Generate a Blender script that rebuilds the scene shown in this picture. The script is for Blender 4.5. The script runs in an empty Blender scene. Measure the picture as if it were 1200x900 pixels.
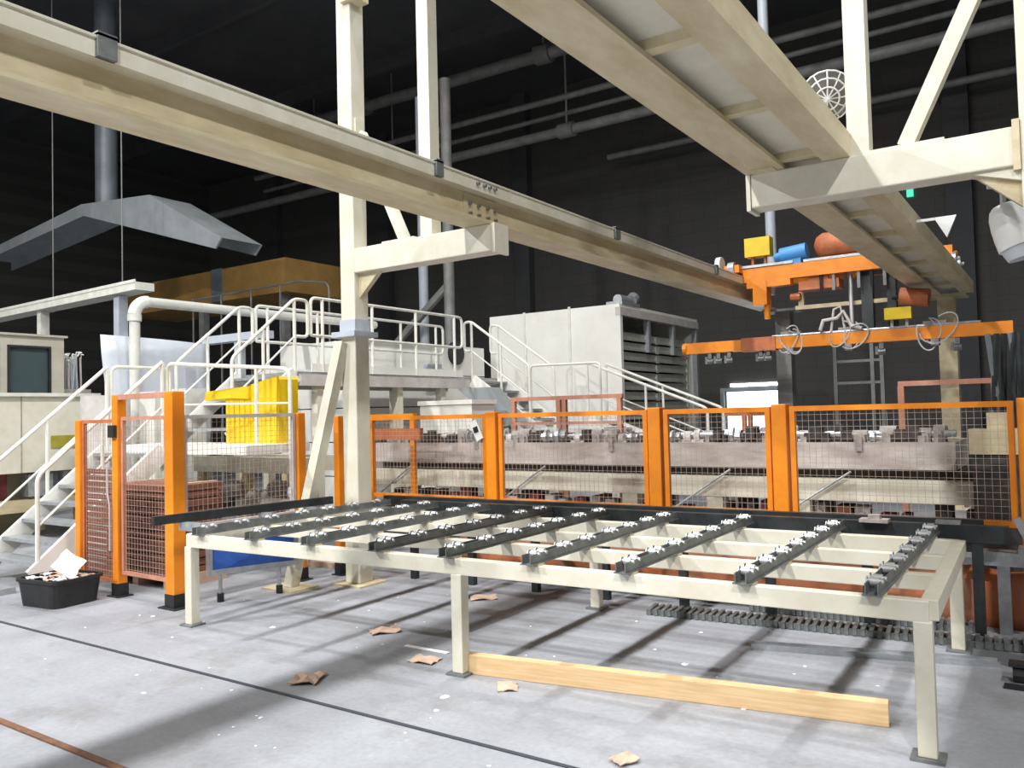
import bpy, math, random
from mathutils import Vector, Matrix, Quaternion
random.seed(7)
scene = bpy.context.scene
COL = scene.collection

# ------------------------------------------------------------------ camera
YAW, PITCH, ROLL, FPX = -0.59698858, 0.03558232, -0.02523297, 962.975
fw = Vector((math.sin(YAW)*math.cos(PITCH), math.cos(YAW)*math.cos(PITCH), math.sin(PITCH)))
rt = Vector((math.cos(YAW), -math.sin(YAW), 0)); up = rt.cross(fw)
r2 = rt*math.cos(ROLL) + up*math.sin(ROLL); u2 = -rt*math.sin(ROLL) + up*math.cos(ROLL)
cam_d = bpy.data.cameras.new('camera'); cam = bpy.data.objects.new('camera', cam_d); COL.objects.link(cam)
cam.matrix_world = Matrix((( r2.x, u2.x, -fw.x, 0), (r2.y, u2.y, -fw.y, 0), (r2.z, u2.z, -fw.z, 1.7), (0, 0, 0, 1)))
cam_d.sensor_width = 36; cam_d.lens = FPX/1200*36; cam_d.clip_end = 200; cam_d.clip_start = .05
scene.camera = cam
# ------------------------------------------------------------------ world, exposure
w = bpy.data.worlds.new('hall_air'); scene.world = w; w.use_nodes = True
w.node_tree.nodes['Background'].inputs[0].default_value = (.8, .88, 1, 1)
w.node_tree.nodes['Background'].inputs[1].default_value = 0
scene.view_settings.view_transform = 'Standard'; scene.view_settings.look = 'None'
scene.view_settings.exposure = 0.45; scene.view_settings.gamma = 1
scene.view_settings.use_curve_mapping = False
# hall lamps: x, y, z, watts (built as high-bay lamps further down)
LAMPS = [(-5.0, -9.0, 11.0, 900), (-5.0, -4.5, 11.5, 600), (-5.0, 0.0, 11.5, 270), (-5.0, 4.5, 11.5, 320),
         (-5.0, 9.0, 11.5, 340), (-5.0, 13.5, 11.5, 110),
         (-13.5, -7.0, 11.0, 2100), (-13.5, 4.5, 11.5, 360), (4.0, -7.0, 11.0, 1350), (4.0, 3.0, 11.5, 480)]
LAMP_NAMES = ['front_middle', 'behind_camera', 'floor_strip', 'table', 'press', 'crane', 'front_cabin_row', 'cabin', 'front_end_wall_row', 'end_wall_row']
LAMP_RADIUS = .26

# ------------------------------------------------------------------ materials
def mat(name, col, rough=.5, metal=0, col2=None, scale=6, amt=.5, bump=0, bscale=40, stretch=None, detail=5, spec=None):
    m = bpy.data.materials.new(name); m.use_nodes = True
    nt = m.node_tree; b = nt.nodes['Principled BSDF']
    b.inputs['Roughness'].default_value = rough; b.inputs['Metallic'].default_value = metal
    if spec is not None: b.inputs['Specular IOR Level'].default_value = spec
    b.inputs['Base Color'].default_value = (*col, 1)
    tc = nt.nodes.new('ShaderNodeTexCoord')
    src = tc.outputs['Object']
    if stretch:
        mp = nt.nodes.new('ShaderNodeMapping'); mp.inputs['Scale'].default_value = stretch
        nt.links.new(src, mp.inputs[0]); src = mp.outputs[0]
    if col2:
        n = nt.nodes.new('ShaderNodeTexNoise'); n.inputs['Scale'].default_value = scale; n.inputs['Detail'].default_value = detail
        n.inputs['Roughness'].default_value = .65
        nt.links.new(src, n.inputs['Vector'])
        r = nt.nodes.new('ShaderNodeValToRGB')
        r.color_ramp.elements[0].position = .5-.25*amt - .05; r.color_ramp.elements[1].position = .75
        r.color_ramp.elements[0].color = (*col2, 1); r.color_ramp.elements[1].color = (*col, 1)
        nt.links.new(n.outputs['Fac'], r.inputs[0]); nt.links.new(r.outputs[0], b.inputs['Base Color'])
    if bump:
        n2 = nt.nodes.new('ShaderNodeTexNoise'); n2.inputs['Scale'].default_value = bscale; n2.inputs['Detail'].default_value = 4
        nt.links.new(src, n2.inputs['Vector'])
        bp = nt.nodes.new('ShaderNodeBump'); bp.inputs['Strength'].default_value = bump; bp.inputs['Distance'].default_value = .02
        nt.links.new(n2.outputs['Fac'], bp.inputs['Height']); nt.links.new(bp.outputs[0], b.inputs['Normal'])
    return m
def emis(name, col, s):
    m = bpy.data.materials.new(name); m.use_nodes = True
    b = m.node_tree.nodes['Principled BSDF']; b.inputs['Base Color'].default_value = (*col, 1)
    b.inputs['Emission Color'].default_value = (*col, 1); b.inputs['Emission Strength'].default_value = s
    return m
M = dict(
    cream=mat('cream_paint', (.75, .725, .63), .45, 0, (.63, .595, .475), 3.5, .3),
    cream2=mat('worn_cream_paint', (.71, .645, .46), .5, 0, (.48, .39, .23), 2.5, .45, stretch=(1.6, .5, 1.6)),
    white=mat('white_paint', (.82, .82, .78), .4, 0, (.66, .65, .58), 5, .2),
    offwhite=mat('offwhite_sheet', (.86, .85, .80), .5, 0, (.74, .73, .68), 1.5, .3),
    orange=mat('orange_paint', (.90, .31, .012), .42, 0, (.76, .22, .01), 4, .25),
    orange2=mat('dull_orange_paint', (.62, .19, .06), .55, 0, (.36, .11, .05), 5, .5),
    salmon=mat('faded_salmon_paint', (.62, .30, .22), .55, 0, (.45, .20, .13), 6, .4),
    steel=mat('dark_steel', (.26, .28, .275), .45, .3, (.12, .13, .13), 9, .5),
    black=mat('black_rubber', (.025, .026, .028), .55, 0, (.012, .012, .013), 12, .4),
    blacksteel=mat('black_steel', (.055, .062, .068), .4, .4, (.025, .03, .03), 6, .5),
    galv=mat('galvanised_steel', (.56, .58, .60), .4, .6, (.38, .40, .42), 14, .4),
    chrome=mat('bright_roller_steel', (.60, .61, .62), .42, .55),
    dusty=mat('dusty_machine', (.47, .43, .40), .7, 0, (.22, .19, .18), 16, .6),
    dustdark=mat('dark_greasy_machine', (.10, .085, .08), .6, .2, (.03, .027, .027), 12, .5),
    pinkgrey=mat('dusty_pink_grey', (.62, .59, .565), .7, 0, (.48, .43, .41), 5, .5),
    dirtybeam=mat('dirty_press_beam', (.64, .60, .57), .75, 0, (.34, .28, .25), 2.6, .55, stretch=(.7, 1, 2.5)),
    taupe=mat('taupe_cabin_paint', (.50, .47, .40), .55, 0, (.40, .37, .31), 3, .4),
    wood=mat('raw_timber', (.80, .60, .36), .6, 0, (.62, .40, .19), 5, .5, .15, 30, stretch=(.6, 12, 12)),
    blue=mat('blue_panel', (.03, .11, .42), .35, 0, (.02, .07, .30), 7, .4),
    bluemotor=mat('blue_motor_paint', (.06, .28, .65), .4),
    yellow=mat('yellow_plastic', (.86, .62, .015), .42, 0, (.72, .48, .01), 4, .3),
    olive=mat('olive_hatch', (.42, .38, .05), .5, 0, (.30, .26, .03), 8, .4),
    clay=mat('red_clay', (.30, .12, .075), .8, 0, (.18, .07, .05), 8, .5),
    maroon=mat('maroon_paint', (.22, .035, .035), .5, 0, (.13, .02, .02), 6, .4),
    brownpanel=mat('ochre_brown_sheet', (.42, .25, .07), .6, 0, (.26, .14, .04), 1.2, .5),
    hoodgrey=mat('grey_hood_sheet', (.42, .45, .47), .5, .3, (.30, .33, .34), 2, .4),
    ducts=mat('grey_duct', (.22, .25, .28), .5, .3, (.14, .16, .18), 2, .4),
    pipe=mat('dull_grey_pipe', (.30, .30, .29), .55, .1, (.18, .18, .17), 3, .5),
    pvc=mat('white_pipe', (.74, .74, .70), .4, 0, (.60, .60, .55), 3, .3),
    plastic=mat('pale_blue_sheeting', (.66, .70, .76), .35, 0, (.56, .60, .67), 2, .3),
    rust=mat('rusted_steel', (.26, .13, .075), .7, .2, (.12, .06, .035), 14, .6),
    paper=mat('white_paper', (.85, .85, .83), .7),
    paperblue=mat('printed_packaging', (.45, .50, .62), .6, 0, (.75, .6, .55), 20, .5),
    card=mat('brown_cardboard', (.64, .46, .35), .8, 0, (.48, .33, .24), 8, .4),
    crumb=mat('white_plaster_crumb', (.86, .86, .86), .8),
    wire=mat('fence_wire', (.52, .40, .33), .5, .2),
    orsheet=mat('orange_red_sheeting', (.60, .14, .025), .55, 0, (.52, .24, .15), 4, .45, .3, 6),
    tray=mat('grey_tray', (.50, .50, .45), .5, .2, (.36, .36, .32), 5, .5),
    lampwhite=mat('lamp_enamel', (.80, .80, .80), .35),
    daylight=emis('daylight_doorway', (.80, .93, 1.0), 2.6),
    tube=emis('fluorescent_tube', (.9, .97, 1.0), 6),
    green=emis('green_exit_light', (.10, .75, .50), .7),
    hose=mat('grey_hose', (.50, .52, .54), .4, 0),
    bluegrey=mat('blue_grey_paint', (.52, .57, .64), .45, 0, (.44, .48, .54), 5, .3),
)
def glass_mat():
    m = bpy.data.materials.new('cabin_glass'); m.use_nodes = True
    b = m.node_tree.nodes['Principled BSDF']
    b.inputs['Base Color'].default_value = (.12, .17, .18, 1); b.inputs['Roughness'].default_value = .06
    b.inputs['Transmission Weight'].default_value = .55; b.inputs['IOR'].default_value = 1.2
    return m
M['glass'] = glass_mat()
def floor_mat():
    m = bpy.data.materials.new('dusty_concrete_floor'); m.use_nodes = True
    nt = m.node_tree; b = nt.nodes['Principled BSDF']; L = nt.links.new
    tc = nt.nodes.new('ShaderNodeTexCoord')
    def noise(s, d, ro=.6, st=None):
        n = nt.nodes.new('ShaderNodeTexNoise'); n.inputs['Scale'].default_value = s; n.inputs['Detail'].default_value = d
        n.inputs['Roughness'].default_value = ro
        if st:
            mp = nt.nodes.new('ShaderNodeMapping'); mp.inputs['Scale'].default_value = st
            L(tc.outputs['Object'], mp.inputs[0]); L(mp.outputs[0], n.inputs['Vector'])
        else: L(tc.outputs['Object'], n.inputs['Vector'])
        return n
    def ramp(n, p0, c0, p1, c1):
        r = nt.nodes.new('ShaderNodeValToRGB'); e = r.color_ramp.elements
        e[0].position = p0; e[0].color = (*c0, 1); e[1].position = p1; e[1].color = (*c1, 1)
        L(n.outputs['Fac'], r.inputs[0]); return r
    a = ramp(noise(.9, 6), .30, (.262, .272, .300), .70, (.365, .378, .410))
    t = ramp(noise(1.7, 7, .7), .52, (1, 1, 1), .72, (.74, .70, .66))
    s = ramp(noise(28, 3), .35, (.90, .90, .90), .6, (1, 1, 1))
    k = ramp(noise(1.0, 4, .6, (.5, 5, 1)), .55, (1, 1, 1), .8, (.86, .85, .86))
    cur = a.outputs[0]
    dst = ramp(noise(9, 8, .75), .60, (1, 1, 1), .70, (1.28, 1.28, 1.3))
    for o in (t, s, k, dst):
        mx = nt.nodes.new('ShaderNodeMix'); mx.data_type = 'RGBA'; mx.blend_type = 'MULTIPLY'; mx.inputs[0].default_value = 1
        L(cur, mx.inputs[6]); L(o.outputs[0], mx.inputs[7]); cur = mx.outputs[2]
    L(cur, b.inputs['Base Color']); b.inputs['Roughness'].default_value = .55
    n2 = noise(35, 5); bp = nt.nodes.new('ShaderNodeBump'); bp.inputs['Strength'].default_value = .12; bp.inputs['Distance'].default_value = .01
    L(n2.outputs['Fac'], bp.inputs['Height']); L(bp.outputs[0], b.inputs['Normal'])
    return m
M['floor'] = floor_mat()
def wall_mat():
    m = bpy.data.materials.new('dark_block_wall'); m.use_nodes = True
    nt = m.node_tree; b = nt.nodes['Principled BSDF']; L = nt.links.new
    tc = nt.nodes.new('ShaderNodeTexCoord'); mp = nt.nodes.new('ShaderNodeMapping')
    mp.inputs['Rotation'].default_value = (math.pi/2, 0, 0)
    L(tc.outputs['Object'], mp.inputs[0])
    br = nt.nodes.new('ShaderNodeTexBrick'); br.inputs['Scale'].default_value = 1
    br.inputs['Brick Width'].default_value = .8; br.inputs['Row Height'].default_value = .4; br.inputs['Mortar Size'].default_value = .012
    br.inputs['Color1'].default_value = (.085, .082, .077, 1); br.inputs['Color2'].default_value = (.078, .076, .072, 1)
    br.inputs['Mortar'].default_value = (.066, .064, .061, 1)
    L(mp.outputs[0], br.inputs['Vector']); L(br.outputs['Color'], b.inputs['Base Color'])
    b.inputs['Roughness'].default_value = .9
    return m
M['wall'] = wall_mat()
M['ceil'] = mat('dark_roof_sheet', (.085, .087, .092), .9, 0, (.055, .057, .062), .6, .5)
M['joint'] = mat('dark_floor_joint', (.04, .045, .06), .6)

# ------------------------------------------------------------------ mesh helpers
BASE = {}
class MB:
    def __init__(s): s.v = []; s.f = []
    def add(s, vs, fs):
        o = len(s.v); s.v += [tuple(v) for v in vs]; s.f += [tuple(i+o for i in f) for f in fs]; return s
    def box(s, x0, x1, y0, y1, z0, z1):
        return s.add([(x0,y0,z0),(x1,y0,z0),(x1,y1,z0),(x0,y1,z0),(x0,y0,z1),(x1,y0,z1),(x1,y1,z1),(x0,y1,z1)],
                     [(0,3,2,1),(4,5,6,7),(0,1,5,4),(1,2,6,5),(2,3,7,6),(3,0,4,7)])
    def bar(s, a, b, wd, ht, upv=(0,0,1)):
        a = Vector(a); b = Vector(b); d = (b-a).normalized(); u = Vector(upv)
        sd = d.cross(u)
        if sd.length < 1e-4: sd = d.cross(Vector((1,0,0)))
        sd.normalize(); u = sd.cross(d).normalized()
        vs = []
        for p in (a, b):
            for i, j in ((-1,-1),(1,-1),(1,1),(-1,1)): vs.append(p + sd*(i*wd/2) + u*(j*ht/2))
        return s.add(vs, [(3,2,1,0),(4,5,6,7),(0,1,5,4),(1,2,6,5),(2,3,7,6),(3,0,4,7)])
    def tube(s, pts, r, n=8, caps=True):
        pts = [Vector(p) for p in pts]; rings = []
        d0 = (pts[1]-pts[0]).normalized()
        ref = Vector((0,0,1)) if abs(d0.z) < .9 else Vector((1,0,0))
        u = d0.cross(ref).normalized()
        k = len(pts)
        for i, p in enumerate(pts):
            if i == 0: t = d0
            elif i == k-1: t = (pts[i]-pts[i-1]).normalized()
            else:
                t = (pts[i]-pts[i-1]).normalized() + (pts[i+1]-pts[i]).normalized()
                t = t.normalized() if t.length > 1e-5 else (pts[i]-pts[i-1]).normalized()
            u = (u - t*u.dot(t))
            u = u.normalized() if u.length > 1e-5 else t.orthogonal().normalized()
            vv = t.cross(u)
            rr = r[i] if isinstance(r, (list, tuple)) else r
            rings.append([p + (u*math.cos(2*math.pi*j/n) + vv*math.sin(2*math.pi*j/n))*rr for j in range(n)])
        vs = [q for R in rings for q in R]; fs = []
        for i in range(k-1):
            for j in range(n):
                a = i*n+j; b = i*n+(j+1) % n
                fs.append((a, b, b+n, a+n))
        if caps: fs.append(tuple(range(n-1, -1, -1))); fs.append(tuple(range((k-1)*n, k*n)))
        return s.add(vs, fs)
    def cyl(s, a, b, r, n=12): return s.tube([a, b], r, n)
    def prism(s, poly, axis, a, b):
        def P(u, v, w): return {'x': (w, u, v), 'y': (u, w, v), 'z': (u, v, w)}[axis]
        n = len(poly); vs = [P(u, v, a) for u, v in poly] + [P(u, v, b) for u, v in poly]
        fs = [tuple(range(n)), tuple(range(2*n-1, n-1, -1))] + [(i, i+n, (i+1) % n+n, (i+1) % n) for i in range(n)]
        return s.add(vs, fs)
    def mesh(s, name, m, org=(0,0,0)):
        me = bpy.data.meshes.new(name)
        me.from_pydata([(v[0]-org[0], v[1]-org[1], v[2]-org[2]) for v in s.v], [], s.f)
        import bmesh as bmx
        bm = bmx.new(); bm.from_mesh(me); bmx.ops.recalc_face_normals(bm, faces=bm.faces); bm.to_mesh(me); bm.free()
        me.materials.append(m); me.update(); return me
def smooth(o, ang=40):
    for p in o.data.polygons: p.use_smooth = True
    try: o.data.set_sharp_from_angle(angle=math.radians(ang))
    except Exception: pass
    return o
def bevel(o, wdt=.006, seg=2):
    md = o.modifiers.new('bevel', 'BEVEL'); md.width = wdt; md.segments = seg; md.limit_method = 'ANGLE'; return o
def meta(o, label=None, cat=None, group=None, kind=None):
    if label: o['label'] = label
    if cat: o['category'] = cat
    if group: o['group'] = group
    if kind: o['kind'] = kind
    return o
def thing(name, label, cat, loc, group=None, rz=0):
    o = bpy.data.objects.new(name, None); COL.objects.link(o); o.location = loc; o.rotation_euler = (0, 0, rz)
    o.empty_display_size = .1
    BASE[o.name] = (0, 0, 0) if rz else tuple(loc)
    return meta(o, label, cat, group)
def part(name, mb, m, parent, label=None, sm=False, kind=None):
    b = BASE[parent.name]
    o = bpy.data.objects.new(name, mb.mesh(name, M[m], b)); COL.objects.link(o); o.parent = parent
    BASE[o.name] = b
    if label: o['label'] = label
    if kind: o['kind'] = kind
    if sm: smooth(o)
    return o
def piece(name, me, parent, pos, rot=None, scale=None):
    b = BASE[parent.name]
    o = bpy.data.objects.new(name, me); COL.objects.link(o); o.parent = parent
    o.location = (pos[0]-b[0], pos[1]-b[1], pos[2]-b[2])
    if rot: o.rotation_euler = rot
    if scale: o.scale = scale
    BASE[o.name] = pos
    return o
def solo(name, mb, m, label, cat, group=None, org=None, sm=False):
    if org is None:
        xs, ys, zs = zip(*mb.v); org = ((min(xs)+max(xs))/2, (min(ys)+max(ys))/2, min(zs))
    o = bpy.data.objects.new(name, mb.mesh(name, M[m], org)); COL.objects.link(o); o.location = org
    BASE[o.name] = org
    if sm: smooth(o)
    return meta(o, label, cat, group)
def struct(name, mb, m, label=None):
    o = bpy.data.objects.new(name, mb.mesh(name, M[m])); COL.objects.link(o); o['kind'] = 'structure'
    BASE[o.name] = (0, 0, 0)
    if label: o['label'] = label
    return o
def arc(c, r, a0, a1, n, ax='xz'):
    out = []
    for i in range(n+1):
        a = math.radians(a0 + (a1-a0)*i/n); p, q = r*math.cos(a), r*math.sin(a)
        out.append({'xz': (c[0]+p, c[1], c[2]+q), 'yz': (c[0], c[1]+p, c[2]+q), 'xy': (c[0]+p, c[1]+q, c[2])}[ax])
    return out
def fillet(pts, r, n=4):
    pts = [Vector(p) for p in pts]; out = [pts[0]]
    for i in range(1, len(pts)-1):
        p = pts[i]; a = (pts[i-1]-p); b = (pts[i+1]-p)
        rr = min(r, a.length*.45, b.length*.45); A = p + a.normalized()*rr; B = p + b.normalized()*rr
        for k in range(n+1):
            t = k/n; out.append(A*(1-t)**2 + p*2*t*(1-t) + B*t*t)
    out.append(pts[-1]); return out

# ================================================================== THE SETTING
X0, X1, Y0, Y1, ZC = -34, 7, -14, 24.4, 13
struct('floor', MB().box(X0, X1, Y0, Y1, -.3, 0), 'floor', 'dusty pale grey concrete floor')
struct('ceiling', MB().box(X0-.3, X1+.3, Y0-.3, Y1+.3, ZC, ZC+.3), 'ceil', 'black unlit roof underside')
DX0, DX1, DZ = -8.75, -6.95, 2.2
struct('wall_back', MB().box(X0, DX0, Y1, Y1+.3, 0, ZC).box(DX1, X1, Y1, Y1+.3, 0, ZC).box(DX0, DX1, Y1, Y1+.3, DZ, ZC), 'wall', 'dark block wall at the back of the hall')
struct('wall_left', MB().box(X0-.3, X0, Y0-.3, Y1+.3, 0, ZC), 'wall')
struct('wall_right', MB().box(X1, X1+.3, Y0-.3, Y1+.3, 0, ZC), 'wall')
struct('wall_front', MB().box(X0, X1, Y0-.3, Y0, 0, ZC), 'wall')
d = struct('door_1', MB().box(DX0+.02, DX1-.02, Y1+.16, Y1+.2, .0, DZ-.02), 'daylight', 'bright open doorway in the dark back wall')
part('door_frame', MB().box(DX0-.12, DX0, Y1-.04, Y1+.1, 0, DZ+.1).box(DX1, DX1+.12, Y1-.04, Y1+.1, 0, DZ+.1).box(DX0, DX1, Y1-.04, Y1+.1, DZ, DZ+.1), 'hoodgrey', d)
for i, x in enumerate((-29, -22.4, -15.8, -2.2, 3.5)):
    o = struct('trim_%d' % (i+1), MB().box(x-.3, x+.3, Y1-.35, Y1, 0, ZC), 'ceil', 'dark steel wall stanchion')
# roof purlins
for i, y in enumerate((4, 9, 14, 19)):
    struct('trim_%d' % (i+10), MB().box(X0, X1, y-.08, y+.08, ZC-.45, ZC), 'ceil', 'dark roof purlin')
# floor joints
j = struct('trim_20', MB().box(X0+10, X1-1, 3.417, 3.443, 0, .006), 'joint', 'thin dark line of a floor joint')
j = struct('trim_21', MB().box(X0+10, X1-1, 2.262, 2.302, 0, .010), 'rust', 'rusty steel strip set in the floor')

# ================================================================== HALL LAMPS
def lamp_mesh():
    mb = MB(); prof = [(.06, .42), (.09, .40), (.11, .25), (.24, .04), (.25, 0)]
    n = 16; vs = []; fs = []
    for r, z in prof:
        vs += [(r*math.cos(2*math.pi*k/n), r*math.sin(2*math.pi*k/n), z) for k in range(n)]
    for i in range(len(prof)-1):
        for k in range(n): fs.append((i*n+k, i*n+(k+1) % n, (i+1)*n+(k+1) % n, (i+1)*n+k))
    fs.append(tuple(range(n)))
    return mb.add(vs, fs)
LM = lamp_mesh().mesh('lamp_shade', M['lampwhite'])
names = ['furthest from the kiln in the middle row', 'second in the middle row from the hall front', 'above the rusty floor strip', 'above the cream table', 'above the press conveyor', 'above the crane bridge',
         'at the hall front in the row over the cabin', 'over the control cabin', 'at the hall front in the row by the end wall', 'over the bare floor past the table end']
for (x, y, z, wt), nm in zip(LAMPS, names):
    t = thing('high_bay_lamp', 'white high bay lamp hanging ' + nm, 'lamp', (x, y, z), 'hall lamps')
    piece('lamp_shade', LM, t, (x, y, z), None, (1.15, 1.15, 1.15))
    part('hanging_rod', MB().cyl((x, y, z+.4), (x, y, ZC), .012, 6), 'pipe', t)
    ln = 'ceiling_lamp_%s_offscreen' % LAMP_NAMES[LAMPS.index((x, y, z, wt))]
    ld = bpy.data.lights.new(ln, 'AREA'); ld.shape = 'DISK'; ld.size = LAMP_RADIUS*2; ld.energy = wt; ld.color = (1, 1, .985)
    lo = bpy.data.objects.new(ln, ld); COL.objects.link(lo); lo.parent = t; lo.location = (0, 0, -.01)

# ================================================================== CRANE RUNWAY
def i_beam(mb, xc, wd, y0, y1, z0, z1, tf=.03, tw=.02):
    return mb.box(xc-wd/2, xc+wd/2, y0, y1, z0, z0+tf).box(xc-tw/2, xc+tw/2, y0, y1, z0+tf, z1-tf).box(xc-wd/2, xc+wd/2, y0, y1, z1-tf, z1)
RZ = 3.42
t = thing('crane_beam', 'long cream crane beam with bolted clamps above the white stairs', 'beam', (-4.42, 4, RZ))
mb = MB().box(-4.57, -4.27, -5, 14.75, RZ, RZ+.025).box(-4.43, -4.41, -5, 14.75, RZ+.025, RZ+.30)
part('web_and_flange', mb, 'cream2', t)
part('top_channel', MB().box(-4.55, -4.30, -5, 14.75, RZ+.27, RZ+.375), 'cream', t)
part('crane_rail', MB().box(-4.46, -4.38, -5, 14.75, RZ+.375, RZ+.42), 'galv', t)
part('edge_strip', MB().box(-4.34, -4.285, -5, 14.75, RZ+.372, RZ+.387), 'cream', t)
for y, l in ((2.44, .11), (5.3, .09), (8.56, .12), (11.8, .1)):
    part('rail_clamp', MB().box(-4.31, -4.27, y-l/2, y+l/2, RZ+.27, RZ+.40).box(-4.5, -4.27, y-l/2, y+l/2, RZ+.385, RZ+.41), 'steel', t, 'dark bolted clamp')
cl = part('splice_plate', MB().box(-4.41, -4.395, 6.0-.22, 6.0+.30, RZ+.04, RZ+.26), 'cream2', t)
bolt = MB().cyl((0, 0, 0), (.03, 0, 0), .016, 6).mesh('bolt', M['steel'])
for yy in (-.15, -.02, .12, .24):
    for zz in (.08, .17): piece('bolt', bolt, cl, (-4.395, 6.0+yy, RZ+zz))
for yy in (-.1, 0, .08, .16): piece('bolt', bolt, t, (-4.30, 5.95+yy, RZ+.33))

t = thing('twin_crane_girder', 'wide twin cream crane girder with plated underside above the table end', 'girder', (-1.55, 6, RZ))
part('girder_beam', i_beam(MB(), -1.79, .28, -5, 14.75, RZ, RZ+.25), 'cream2', t)
part('girder_beam', MB().box(-1.38, -1.20, -5, 14.75, RZ, RZ+.17), 'cream2', t)
y = -1.9; k = 0
while y < 14:
    part('plate', MB().box(-1.78, -1.38, y+.03, y+1.07, RZ+.085, RZ+.10), 'cream', t)
    part('cross_strip', MB().box(-1.78, -1.38, y-.05, y+.03, RZ+.03, RZ+.12), 'cream2', t)
    y += 1.12; k += 1
part('crane_rail', MB().box(-1.34, -1.27, -5, 14.75, RZ+.17, RZ+.21), 'galv', t)

def portal(name, label, xs, sgn, xe):
    """column at xs, arm reaching to xe"""
    t = thing(name, label, 'column', (xs, 6.1, 0))
    W = .10
    c = part('column', MB().box(xs-W, xs+W, 6.1-W, 6.1+W, .02, 8.2), 'cream', t); bevel(c, .012)
    part('base_plate', MB().box(xs-.2, xs+.2, 5.9, 6.3, 0, .02), 'cream2', t)
    a0 = xs + sgn*W
    arm = part('arm', MB().box(min(a0, xe), max(a0, xe), 6.0, 6.2, 3.17, RZ), 'cream', t); bevel(arm, .01)
    part('end_plate', MB().box(min(xe, xe+sgn*.03), max(xe, xe+sgn*.03), 5.99, 6.21, 3.15, RZ), 'cream', t)
    g = part('gusset', MB().prism([(a0, 3.17), (a0+sgn*.28, 3.17), (a0, 2.92)], 'y', 6.07, 6.13), 'cream2', t)
    return t, a0
tl, a0 = portal('gantry_column', 'pale cream gantry column with an arm under the crane beam and a leaning brace', -6.09, 1, -4.25)
part('hanger_post', MB().box(-5.12, -4.98, 6.03, 6.17, RZ, 8.2), 'cream', tl)
part('diagonal', MB().bar((-5.95, 6.1, 4.62), (-5.38, 6.1, RZ+.02), .09, .09), 'cream', tl)
part('bolt_plate', MB().box(-5.62, -5.2, 6.02, 6.18, RZ, RZ+.02), 'cream', tl)
part('bolt_plate', MB().box(-5.99, -5.97, 6.04, 6.16, 4.5, 4.78), 'cream', tl)
part('top_box', MB().box(-6.08, -5.86, 5.95, 6.15, 5.98, 8.2), 'cream2', tl)
part('collar', MB().box(-6.2, -5.98, 5.99, 6.21, 2.58, 2.70), 'bluegrey', tl, 'blue-grey painted band')
part('collar_flange', MB().box(-6.26, -5.93, 5.93, 6.27, 2.52, 2.575), 'bluegrey', tl)
br = part('brace', MB().bar((-6.55, 5.6, .02), (-6.16, 5.98, 2.47), .11, .11, (0, 1, 0)), 'cream', tl)
part('brace_foot', MB().box(-6.78, -6.34, 5.42, 5.78, 0, .02), 'cream2', br)
tr, a0 = portal('gantry_column', 'cream gantry column with an arm under the twin girder', -.10, -1, -1.9)
part('hanger_post', MB().box(-1.22, -1.08, 6.03, 6.17, RZ, 8.2), 'cream', tr)
part('diagonal', MB().bar((-.86, 6.1, RZ+.02), (-.22, 6.1, 4.78), .1, .1), 'cream', tr)
part('bolt_plate', MB().box(-1.08, -.62, 6.02, 6.18, RZ, RZ+.02), 'cream', tr)
part('bolt_plate', MB().box(-.24, -.2, 5.985, 6.215, 3.14, 3.46), 'cream2', tr)
part('stiffener', MB().prism([(-.5, 3.17), (-.2, 3.17), (-.2, 3.08)], 'y', 6.03, 6.17), 'cream', tr)
sp = part('splice_block', MB().box(-1.86, -1.7, 5.88, 6.0, 3.42-.01, RZ+.14), 'cream2', tr)
for dx in (0, .05, .1):
    for dz in (.04, .1): piece('bolt', bolt, sp, (-1.83+dx, 5.87, RZ+dz), (0, 0, math.pi/2))
# far posts carrying the rail ends
for x, nm, m_ in ((-4.2, 'dark grey post at the far end of the long crane beam', 'pipe'), (-1.6, 'cream post at the far end of the twin girder', 'cream2')):
    t = thing('crane_post', nm, 'post', (x, 14.9, 0))
    part('shaft', MB().box(x-.13, x+.13, 14.8, 15.06, .03, RZ-.04), m_, t)
    part('base_plate', MB().box(x-.22, x+.22, 14.7, 15.14, 0, .03), m_, t)
    part('cap', MB().box(x-.3, x+.3, 14.62, 15.1, RZ-.04, RZ+.001), m_, t)

# ================================================================== TABLE
TA = math.radians(2.05)
TO = (-6.17, 4.20, 0)
t = thing('steel_table', 'long cream steel table frame standing on the grey floor', 'table', TO, rz=TA)
L, Wd, H = 5.57, 2.0, .755
yr = [0, .68, 1.32, Wd]
for i, y in enumerate(yr):
    z0 = H-.105 if i in (0, 3) else H-.09
    bevel(part('long_rail', MB().box(.0, L, y-.035, y+.035, z0, H), 'cream', t), .006)
for x in (0, L):
    bevel(part('end_rail', MB().box(x-.04, x+.04, .0, Wd, H-.10, H+.002), 'cream', t), .006)
for x in (.03, 2.79, L-.03):
    for y in (.0, Wd):
        lg = bevel(part('leg', MB().box(x-.042, x+.042, y-.042, y+.042, .015, H-.1), 'cream', t), .006)
        part('foot_plate', MB().box(x-.075, x+.075, y-.07, y+.07, 0, .015), 'steel', lg)
def tw(x, y, z):   # table local -> world
    c, s = math.cos(TA), math.sin(TA); return (TO[0]+c*x-s*y, TO[1]+s*x+c*y, z)

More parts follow.
